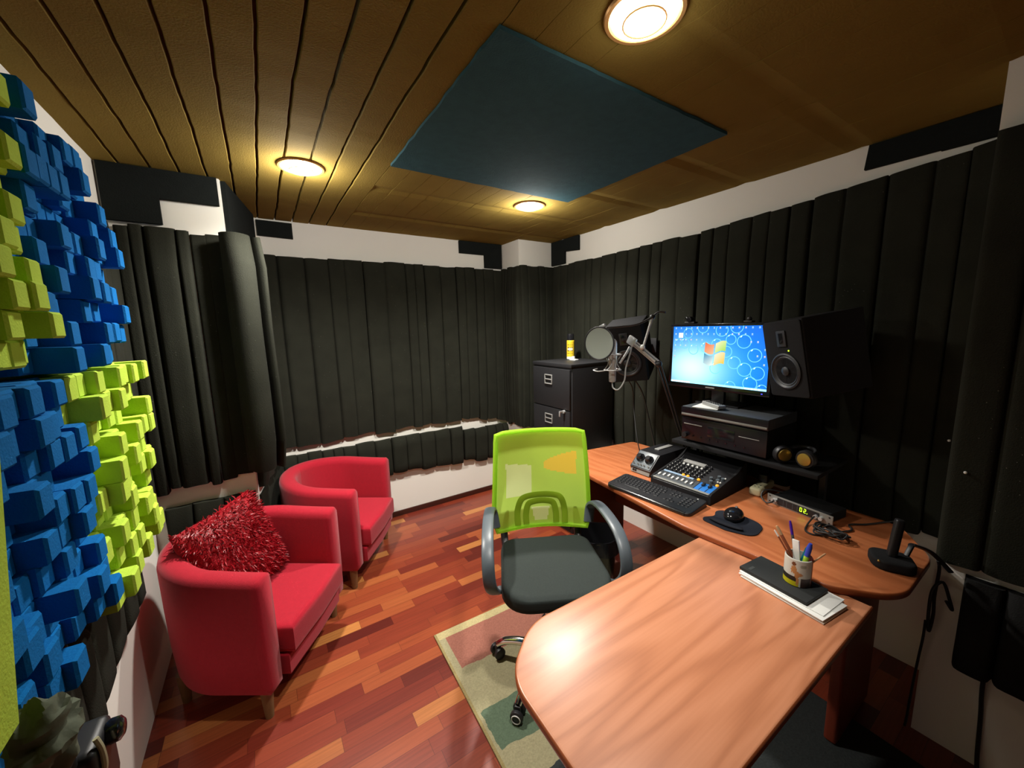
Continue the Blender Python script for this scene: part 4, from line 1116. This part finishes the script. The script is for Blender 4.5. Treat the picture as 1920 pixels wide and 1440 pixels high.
# ------------------------------------------------------------------ gear on the main desk
DZ = .74
def preamp():
    t = thing('preamp', 'small black preamp box with two knobs on a sloped silver face', 'preamp', (1.95, 1.385, DZ))
    I = T(-1.95, -1.385, -DZ)
    # side profile in x,z extruded in y
    prof = [(1.775, .744), (1.765, .775), (1.85, .853), (2.10, .853), (2.10, .744)]
    fr = frame((0, 0, 0), (1, 0, 0), (0, 0, 1), (0, -1, 0))
    MB().prism(prof, -1.455, -1.315, .003, M=I @ fr).build('case', MT['black'], t)
    a = V((1.764, 0, .776)); b = V((1.849, 0, .854)); d = (b - a).normalized(); nrm = V((-d.z, 0, d.x))
    F = frame((a + b) / 2 + V((0, 1.385, 0)), (0, -1, 0), d, nrm)
    MB().box((0, 0, .001), (.125, .105, .003), .001, M=I @ F).build('face_panel', MT['grey_plastic'], t)
    MB().box((0, 0, 0), (.128, .003, .028), .001, M=I @ T(1.7685, 1.385, .758) @ RZ(PI / 2) if False else I @ frame((1.7685, 1.385, .7585), (0, -1, 0), (-1, 0, .3), (.3, 0, 1))).build('lower_strip', MT['silver_paint'], t)
    for x in (-.03, .03):
        MB().lathe([(.026, .002), (.026, .008), (.018, .011), (.016, .028), (.013, .031), (0, .031)], 28, M=I @ F @ T(x, .008, 0)).build('knob', MT['black_gloss'], t)
    for x in (-.05, -.02, .0, .02, .05):
        MB().cyl((x, -.036, .001), (x, -.036, .01), .0045, n=12, M=I @ F).build('switch', MT['chrome'], t)
    for y in (1.43, 1.415): MB().cyl((1.762, y, .757), (1.776, y, .760), .006, n=14, M=I).build('jack', MT['black'], t)
    MB().boxab((1.92, 1.375, .853), (2.06, 1.405, .860), .003, M=I).build('top_vent', MT['satin'], t)
preamp()

def mixer():
    ox, oy = 1.70, 1.095
    t = thing('mixing_console', 'black mixing console with rows of knobs and white faders behind the keyboard', 'mixing console', (ox, oy, DZ), math.radians(1.5))
    W, Dp = .315, .35
    prof = [(0, .004), (0, .042), (.012, .05), (.25, .095), (.34, .135), (Dp, .13), (Dp, .004)]
    fr = frame((0, 0, 0), (1, 0, 0), (0, 0, 1), (0, -1, 0))
    MB().prism(prof, -W / 2, W / 2, .003, M=fr).build('chassis', MT['black'], t)
    for s in (-1, 1): MB().prism([(x, z + (.006 if z > .02 else 0)) for x, z in prof], s * W / 2 - .006, s * W / 2 + .006, .002, M=fr).build('side_cheek', MT['black_matte'], t)
    for x in (.04, .31):
        for y in (-.13, .13): MB().cyl((x, y, 0), (x, y, .005), .01, n=12).build('foot', MT['black'], t)
    d = V((.25 - .012, 0, .095 - .05)).normalized(); n_ = V((-d.z, 0, d.x))
    F = frame((.012, 0, .05), (0, -1, 0), d, n_)     # x = right, y = up the slope
    MB().box((0, -.004, .002), (W - .012, .014, .004), .0015, M=F).build('front_rail', MT['silver_paint'], t)
    MB().box((-.043, .038, .001), (.215, .066, .003), .001, M=F).build('fader_panel', MT['grey_panel'], t)
    MB().box((.110, .04, .001), (.085, .074, .003), .001, M=F).build('master_panel', MT['blue_panel'], t)
    MB().box((-.06, .082, .0015), (.17, .014, .003), .001, M=F).build('label_strip', mat('pale_blue_strip', lin(140, 165, 190), .5), t)
    for k in range(8):
        x = -.137 + k * .0255
        fd = MB().box((x, .03 + .004 * (k % 3), .006), (.009, .022, .008), .0025, M=F).build('fader', MT['white'], t)
        MB().box((x, .046, .0028), (.0025, .052, .001), M=F).build('fader_slot', MT['black'], t)
    for x in (.092, .124):
        MB().box((x, .056, .007), (.013, .024, .011), .003, M=F).build('master_fader', MT['black'], t)
        MB().box((x, .036, .0028), (.003, .06, .001), M=F).build('fader_slot', MT['black'], t)
    kinds = ['white', 'green_knob', 'green_knob', 'white', 'white', 'satin']
    for r in range(6):
        for k in range(8):
            x = -.137 + k * .0255; y = .10 + r * .0245
            kb = MB().lathe([(.0085, 0), (.0075, .010), (.006, .012), (0, .012)], 12, M=F @ T(x, y, 0)).build('knob', MT['black'], t)
            MB().box((0, .004, .0125), (.0025, .006, .0012), M=F @ T(x, y, 0) @ RZ(.6 * math.sin(k * 3 + r))).build('pointer', MT['white' if r < 4 else 'satin'], kb)
    for (x, y) in ((-.035, .088), (-.01, .088), (.048, .088), (.143, .086)):
        MB().sph((x, y, .004), (.0085, .0085, .007), 12, M=F).build('lit_button', MT['amber'], t)
    for (x, y) in ((.105, .10), (.125, .125), (.138, .15), (.115, .16), (.09, .13)):
        MB().cyl((x, y, 0), (x, y, .013), .008, n=14, M=F).build('monitor_knob', MT['grey_plastic'], t)
    for (x, y) in ((.13, .118), (.142, .118), (.143, .165)):
        MB().sph((x, y, .004), .005, 10, M=F).build('cue_button', MT['white'], t)
    MB().box((-.045, .215, .008), (.12, .03, .018), .002, M=F).build('display_hood', MT['satin'], t)
    MB().box((-.045, .198, .0035), (.12, .012, .006), .001, M=F).build('scale_strip', MT['white'], t)
mixer()

def keyboard():
    t = thing('keyboard', 'black computer keyboard lying in front of the mixing console', 'keyboard', (1.603, 1.162, DZ), math.radians(4))
    # local: x = away from user (towards wall), y = left
    m = MB(); out = rounded([(-.1, -.232, .03), (.075, -.232, .02), (.075, .232, .02), (-.1, .232, .03)], 6)
    m.prism(out, .001, .016, .005, 3)
    for v in m.bm.verts: v.co.z += max(0, (v.co.x + .1)) * .07 * (1 if v.co.z > .008 else 0)
    m.build('body', MT['black'], t)
    MB().tube([(-.093, y, .010) for y in (-.21, -.1, 0, .1, .21)], .010, 10, flat=(1, 1)).build('palm_edge', MT['grey_plastic'] if False else MT['black_gloss'], t)
    sl = math.atan(.07)
    K = T(0, 0, .0185) @ RY(-sl)
    rnd = random.Random(2); cnt = 0
    rows = [(.058, .013, [(-.205 + k * .0268, .018) for k in range(16)])]
    xs0 = [.036, .017, -.002, -.021, -.040]
    pro = MB().box((0, 0, 0), (.0165, .0165, .007), .0022, 1)
    base = pro.build('key', MT['black'], t); kmesh = base.data; first = True
    def key(x, y, wy=1.0, wx=1.0):
        nonlocal cnt, first
        if first: o = base; first = False
        else:
            o = base.copy(); COL.objects.link(o); o.parent = t
        o.matrix_local = K @ T(x, y, .004) @ Matrix.Diagonal((wx, wy, 1, 1)); cnt += 1
    for k in range(13): key(.062, .212 - k * .0262, .85, .62)
    for ri, x in enumerate(xs0[:4]):
        for k in range(14 - (ri > 1)): key(x, .212 - .004 * ri - k * .0191)
    for (y, w) in ((.208, 1.4), (.182, 1.1), (.107, 5.6), (.032, 1.1), (.01, 1.1), (-.03, 1.4)): key(xs0[4], y, w)
    for ri, x in enumerate((xs0[0], xs0[1])):
        for k in range(3): key(x, -.078 - k * .0191)
    for k in range(3): key(xs0[4], -.078 - k * .0191)
    key(xs0[3], -.0971)
    for ri, x in enumerate(xs0):
        for k in range(3): key(x, -.15 - k * .0195)
    MB().box((.06, -.19, .003), (.008, .008, .003), .001, M=K).build('status_light', MT['white'], t)
keyboard()

# mouse pad and mouse
pad = rounded([(-.075, .10, .05), (-.09, -.02, .04), (-.06, -.115, .05), (.06, -.105, .06), (.085, .02, .06), (.05, .085, .04), (-.01, .06, .03)], 8)
t = thing('mouse_pad', 'dark navy mouse pad with a wrist rest on the desk front', 'mouse pad', (1.64, .803, DZ), math.radians(4))
pad = [(x * 1.08, y * 1.06) for x, y in pad]
MB().prism(pad, .0006, .005, .0015).build('pad', MT['navy'], t)
MB().sph((-.060, -.005, .0145), (.020, .070, .0095), 20).build('wrist_rest', MT['navy'], t)
t = thing('mouse', 'glossy black computer mouse on the navy mouse pad', 'mouse', (1.668, .806, DZ + .0055), math.radians(10))
m = MB(); m.sph((0, 0, .015), (.058, .038, .029), 24)
for v in m.bm.verts: v.co.z = max(v.co.z, .0008)
m.build('shell', MT['black_gloss'], t)
MB().cyl((.032, -.004, .036), (.032, .004, .036), .008, n=16).build('scroll_wheel', MT['grey_plastic'], t)

# half-rack audio interface, power strip, their cables
def rack_unit():
    t = thing('rack_unit', 'slim rack unit with a silver front and green lit digits on the desk', 'rack unit', (1.95, .67, DZ), math.radians(-9))
    w, h = .27, .044
    MB().boxab((.004, -w / 2 + .02, .003), (.145, w / 2 - .02, h - .002), .002).build('case', MT['black_matte'], t)
    MB().boxab((0, -w / 2, .001), (.005, w / 2, h), .001).build('front_plate', MT['silver_paint'], t)
    MB().boxab((-.002, -.085, .006), (.001, .088, h - .006), .001).build('black_fascia', MT['black'], t)
    for y in (.06, .045, .02, .0): MB().boxab((-.0028, y, .009), (-.0015, y + .0015, h - .009)).build('divider', MT['grey_plastic'], t)
    for (y, z) in ((-w / 2 + .012, .009), (-w / 2 + .012, h - .009), (w / 2 - .012, .009), (w / 2 - .012, h - .009)):
        MB().cyl((-.001, y, z), (.002, y, z), .0035, n=12).build('rack_hole', MT['black'], t)
    # digits 0 2 .
    segs = {'0': 'abcdef', '2': 'abged'}
    m = MB(); 
    def seg(yc, ch):
        W_, H_, s = .0075, .0085, .0017
        P = {'a': (0, H_, 0), 'g': (0, 0, 0), 'd': (0, -H_, 0), 'f': (-W_ / 2, H_ / 2, 1), 'b': (W_ / 2, H_ / 2, 1), 'e': (-W_ / 2, -H_ / 2, 1), 'c': (W_ / 2, -H_ / 2, 1)}
        for k in segs[ch]:
            a, b, vert = P[k]
            m.box((-.0028, yc - a, .024 + b), (.0012, s if vert else W_, H_ if vert else s))
    seg(-.014, '0'); seg(-.030, '2'); m.box((-.0028, -.0395, .0155), (.0012, .0025, .0025))
    m.build('digit_display', MT['led_green'], t)
    for y in (.10, .108): MB().cyl((-.012, y - .005, .022), (.001, y - .005, .022), .008, n=14).build('socket', MT['steel'], t)
    for y in (-.075, -.095): MB().cyl((-.014, y, .02), (.001, y, .02), .008, n=14).build('socket', MT['steel'], t)
    MB().tube([(-.012, .098, .022), (-.03, .095, .02), (-.04, .115, .012), (-.03, .145, .028), (-.005, .15, .05), (.02, .13, .056), (.05, .10, .05)], .0035, 8).build('patch_cable', MT['cord'], t)
rack_unit()
t = thing('power_strip', 'cream power strip with a black plug beside the rack unit', 'power strip', (2.08, .875, DZ), math.radians(5))
MB().boxab((-.10, -.027, .0005), (.09, .027, .042), .014, 3).build('case', MT['cream'], t)
for x in (-.07, -.045): 
    for y in (-.008, .010): MB().cyl((x, y, .0415), (x, y, .0425), .004, n=10).build('socket_hole', MT['black'], t)
MB().boxab((.0, -.02, .042), (.045, .02, .085), .008).build('plug', MT['black'], t)

def cable(label, pts, r=.0035, name='cable', grp=None, m='cord'):
    return tag(MB().tube(pts, r, 8).build(name, MT[m]), label, 'cable', grp)
cable('black cable running from the rack unit front to the tangle on the desk', [(1.93, .60, .762), (1.90, .60, .757), (1.86, .60, .745), (1.80, .585, .7445), (1.79, .555, .7445), (1.82, .53, .7445), (1.85, .50, .7445)])
rnd = random.Random(9); pts = []
for k in range(46):
    a = k * .83; rr = .028 + .022 * rnd.random()
    pts.append((1.835 + rr * .9 * math.cos(a) + .008 * math.sin(k), .515 + rr * 1.25 * math.sin(a), .745 + .02 * rnd.random() + .012 * abs(math.sin(k * .5))))
cable('tangled bundle of thin black cable in the middle of the desk end', pts, .0033, 'cable_bundle')
cable('thin cable curving over the back corner of the desk', [(1.88, .51, .746), (1.95, .48, .7445), (2.0, .50, .7445), (2.06, .46, .7445), (2.15, .42, .7445), (2.2, .40, .742)])

# pen cup, pens, notebook, papers
RT = .715
def papers():
    t = thing('paper_stack', 'white papers fanned out beneath the black notebook', 'papers', (1.386, .482, RT), math.radians(-6))
    rnd = random.Random(4)
    for k in range(6):
        MB().boxab((-.068, -.125, .0005 + k * .0028), (.068, .125, .0028 + k * .0028), .0005, M=T(rnd.uniform(-.008, .008), rnd.uniform(-.01, .006), 0) @ RZ(rnd.uniform(-.05, .05))).build('sheet', MT['paper'], t)
    t = thing('notebook', 'black notebook lying on white papers under the pen cup', 'notebook', (1.398, .507, RT + .0178), math.radians(-6))
    MB().boxab((-.066, -.105, .0005), (.062, .105, .0115), .002).build('cover', MT['notebook'], t)
    MB().boxab((-.055, .072, .0113), (-.028, .082, .0121)).build('cover_mark', MT['notebook_mark'], t)
papers()
CUP = V((1.412, .470, RT + .0178 + .0118))
def cup():
    t = thing('pen_cup', 'white printed pen cup on the black notebook', 'cup', CUP)
    H, R = .092, .038
    def art(a, z):
        d = (a - math.radians(200) + PI) % (2 * PI) - PI      # 0 = facing the viewer
        u = d * R; v = z
        c = lin(205, 205, 196)
        if d > 1.15 and d < 2.4: c = lin(120, 34, 24)
        if v < .02 and d < .1: c = lin(190, 180, 20)
        if .018 < v < .034 and d < -.1: c = lin(40, 34, 30)
        if v < .032 and .25 < d < 1.1: c = lin(70, 50, 46)
        # ochre figure: head, body, bent leg
        def blob(cx, cz, rx, rz): return ((u - cx) / rx) ** 2 + ((v - cz) / rz) ** 2 < 1
        if blob(-.012, .077, .0055, .007): c = lin(110, 62, 34)
        if blob(-.010, .058, .006, .014) or blob(-.002, .042, .007, .012) or blob(-.0005, .022, .004, .016) or blob(.006, .044, .007, .006) or blob(-.017, .056, .0025, .012): c = lin(188, 130, 78)
        if blob(.014, .073, .009, .006): c = lin(160, 160, 145)
        return c
    zs = [.002 + (H - .004) * i / 44 for i in range(45)]
    colored_lathe('cup_body', [(0, .0005), (R - .003, .0005)] + [(R, z) for z in zs] + [(R - .001, H), (R - .003, H), (R - .0035, .06), (R - .0035, .01), (0, .006)], art, t, MT['print'], 96)
cup()
def stick(name, label, base, tip, r, body, tipm=None, tl=.02, cat='pen', blunt=False, flat=None):
    b = V(base); e = V(tip); d = e - b; L = d.length
    t = thing(name, label, cat, b, 0, 'pens in the printed cup')
    d.normalize(); M = d.to_track_quat('Z', 'Y').to_matrix().to_4x4()
    if flat: MB().boxab((-flat, -r, 0), (flat, r, L), .002, M=M).build('body', MT[body], t)
    else: MB().lathe([(0, 0), (r * .7, 0), (r, .004), (r, L - tl), (r * .9, L - tl + .001), (0, L - tl + .001)], 16, M=M).build('body', MT[body], t)
    if tipm and not flat: MB().lathe([(0, L - tl), (r * 1.02, L - tl), (r * 1.02, L - tl * .3), (r * .6, L), (0, L)], 16, M=M).build('cap', MT[tipm], t)
c = CUP
stick('paintbrush', 'brown wooden stick leaning left out of the pen cup', c + V((.012, -.018, .014)), c + V((-.008, .068, .168)), .0052, 'brown_wood', 'tan_wood', .03, 'paintbrush')
stick('cotton_swab', 'cream tipped thin stick leaning far left in the pen cup', c + V((-.004, -.018, .02)), c + V((-.026, .066, .160)), .0026, 'brown_wood', 'paper', .022, 'stick')
stick('pen', 'purple capped pen standing in the pen cup', c + V((.014, .0, .014)), c + V((.030, .044, .185)), .0042, 'grey_panel', 'purple', .045)
stick('letter_opener', 'wide white plastic blade standing in the pen cup', c + V((-.006, -.004, .014)), c + V((-.002, .012, .142)), .011, 'white', cat='letter opener', flat=.0025)
stick('marker', 'teal marker leaning right in the pen cup', c + V((-.012, .004, .012)), c + V((.014, -.018, .125)), .0062, 'teal', 'teal', .02, 'marker')
stick('marker', 'lime barrelled marker with a blue cap in the pen cup', c + V((-.016, -.012, .012)), c + V((-.006, -.030, .150)), .0075, 'leaf_green', 'cobalt', .045, 'marker')
stick('stick', 'pale tan stick leaning right out of the pen cup', c + V((.006, .006, .02)), c + V((.022, -.062, .122)), .0026, 'tan_wood', 'tan_wood', .02, 'stick')

# black gadget on the desk end with its looped cable
t = thing('handset_stand', 'black upright handset in a rounded stand at the desk end', 'handset', (1.775, .325, DZ), math.radians(25))
out = rounded([(-.055, -.06, .03), (.05, -.06, .03), (.05, .055, .03), (-.055, .055, .04)], 8)
m = MB(); m.prism(out, .0006, .036, .01, 3); m.build('base', MT['black_matte'], t)
MB().box((0, 0, .065), (.028, .026, .14), .009, 3, M=T(.004, -.002, .034) @ RX(.12) @ RY(.14)).build('handset', MT['black'], t)
MB().sph((-.045, .04, .03), .004, 8).build('indicator', MT['gold'], t)
MB().tube([(.03, -.045, .03), (.055, -.062, .06), (.085, -.075, .055), (.105, -.13, .03), (.112, -.185, -.03)], .009, 8, flat=(1, .6)).build('coiled_lead', MT['black'], t)

# cables hanging off the desk end and behind
cable('loop of black cables hanging off the right end of the desk', [(1.935, .235, .745), (1.955, .232, .70), (1.96, .235, .60), (1.965, .232, .52), (1.95, .235, .46), (1.94, .24, .52), (1.945, .24, .62), (1.96, .22, .66), (1.97, .2, .60), (1.96, .19, .57), (1.95, .205, .60)], .005, 'cable_loop')
cable('thin dark cable hanging down to the floor past the desk end', [(1.94, .245, .5), (1.955, .247, .42), (1.965, .252, .33), (1.975, .258, .2), (1.98, .262, .05), (1.985, .265, .004)], .004)
cable('dark cable trailing down the wall at the lower right', [(1.965, .10, .42), (1.985, .098, .30), (1.99, .092, .2), (1.985, .085, .06), (1.98, .08, .004)], .006)
cable('two black wires dropping from the left speaker to the preamp', [(2.0, 1.62, 1.24), (2.05, 1.60, 1.15), (2.07, 1.56, .98), (2.06, 1.50, .80), (2.05, 1.485, .745)], .0045)
cable('black wire bowing out beneath the left speaker', [(2.0, 1.69, 1.25), (2.07, 1.70, 1.17), (2.09, 1.70, 1.02), (2.03, 1.62, .85), (2.02, 1.58, .745)], .0035)
cable('ring of black cable hanging on the wall under the desk', [(2.30 + 0 * k, 1.30 + .055 * math.cos(k * PI / 6), .50 + .055 * math.sin(k * PI / 6)) for k in range(25)], .005, 'cable_loop')
cable('long black cable sagging under the desk behind the chair', [(2.34, 1.34, .60), (2.33, 1.30, .48), (2.32, 1.15, .40), (2.30, 1.02, .36), (2.25, .95, .2), (2.2, .9, .004)], .004)

# white pins on the right wall foam
for i, (y, z, lb) in enumerate(((.30, 1.10, 'tiny white pin in the dark foam right of the speaker, the left one'), (.205, 1.08, 'tiny white pin in the dark foam at the right, the lower right one'))):
    x = 2.31 if y > .25 else 1.94
    t = thing('push_pin', lb, 'pin', (x, y, z), 0, 'white pins in the foam')
    MB().sph((0, 0, 0), .005, 10).build('pin_head', MT['white'], t)
    MB().cyl((.003, 0, 0), (.03, 0, 0), .001, n=6).build('needle', MT['steel'], t)

# waste bin behind the chair
t = thing('waste_bin', 'black waste bin lined with a bag under the desk', 'bin', (1.62, 1.58, RZ_))
MB().lathe([(0, .002), (.095, .002), (.10, .006), (.125, .31), (.131, .318), (.131, .326), (.122, .326), (.12, .31), (.096, .012), (0, .010)], 40).build('tub', MT['black_gloss'], t)
def bagf(a, b):
    an = a * 2 * PI; r = .133 + .004 * math.sin(an * 9) + .006 * b; return V((r * math.cos(an), r * math.sin(an), .328 - .09 * b + .006 * math.sin(an * 5)))
MB().grid(bagf, 60, 5, cu=True).build('bag', MT['black_gloss'], t)

# clutter at the lower left corner: crumpled cloth and a black clamp with a shiny knob
def clutter():
    c = V((-.30, .735, 1.058))
    t = thing('cloth', 'crumpled grey-green cloth at the lower left corner of the photo', 'cloth', c)
    m = MB(); m.sph((0, 0, 0), (.024, .032, .05), 40)
    for v in m.bm.verts:
        d = v.co.normalized(); n1 = noise.noise(v.co * 40); n2 = noise.noise(v.co * 90)
        v.co += d * (.014 * (1 - abs(n1) * 2.2) + .004 * n2)
        v.co.z = max(v.co.z, -.0575)
    m.build('folds', MT['cloth'], t, angle=30)
    t = thing('floor_stand', 'black stand with a glossy knob in the dark lower left corner', 'stand', (-.30, .80, 0))
    MB().cyl((0, 0, .02), (0, 0, .90), .012, n=16).build('pole', MT['black_metal'], t)
    MB().boxab((-.045, -.032, .86), (.028, .055, .975), .014, 3).build('clamp_block', MT['black'], t)
    MB().lathe([(0, 0), (.017, 0), (.019, .005), (.018, .016), (.012, .021), (0, .022)], 24, M=T(.026, .028, .955) @ RY(PI / 2)).build('knob', MT['black_gloss'], t)
    MB().tube([(.026, -.012, .985), (.031, -.014, .965), (.032, -.016, .94), (.027, -.015, .92)], .004, 8).build('bracket', MT['cream'], t)
    MB().boxab((-.03, -.10, .985), (.012, -.035, 1.0), .004).build('tray', MT['black_matte'], t)
    MB().cyl((0, -.03, .95), (0, -.03, .99), .01, n=12).build('tray_post', MT['black_metal'], t)
    for k in range(3):
        a = k * 2 * PI / 3 + .4
        MB().tube([(0, 0, .12), (.10 * math.cos(a), .10 * math.sin(a), .06), (.15 * math.cos(a), .15 * math.sin(a), .010)], .010, 8).build('foot', MT['black_metal'], t)
clutter()

# ------------------------------------------------------------------ light
WARM = (1.0, .96, .89)
def lamp_light(x, y, power, kind='POINT', ang=60, blend=1, size=.05, dz=.07, aim=None):
    l = bpy.data.lights.new('lamp_light', kind); l.energy = power; l.color = WARM; l.shadow_soft_size = size
    if kind == 'SPOT': l.spot_size = math.radians(ang); l.spot_blend = blend
    o = bpy.data.objects.new('lamp_light', l); COL.objects.link(o); o.location = (x, y, CE - dz)
    if aim is not None: o.rotation_euler = aim.to_track_quat('-Z', 'Y').to_euler()
for k_, (wide, beam, ang, bl) in enumerate(((13.5, 148, 150, 1), (13.5, 148, 150, 1), (.8, 82, 84, .75))):
    lamp_light(LAMPS[k_][0], LAMPS[k_][1], wide)
    aim = V((.95, 1.16, .74)) - V((LAMPS[2][0], LAMPS[2][1], CE - .07)) if k_ == 2 else V((0, 0, -1))      # the nearest lamp is swivelled towards the chair
    lamp_light(LAMPS[k_][0], LAMPS[k_][1], beam, 'SPOT', ang, bl, aim=aim)
w = bpy.data.worlds.new('world'); sc.world = w; w.use_nodes = True
w.node_tree.nodes['Background'].inputs[0].default_value = (.02, .02, .02, 1)
w.node_tree.nodes['Background'].inputs[1].default_value = .1

sc.view_settings.view_transform = 'Standard'; sc.view_settings.look = 'None'
sc.view_settings.exposure = 0; sc.view_settings.gamma = 1; sc.view_settings.use_curve_mapping = False
sc.cycles.max_bounces = 8; sc.cycles.diffuse_bounces = 5
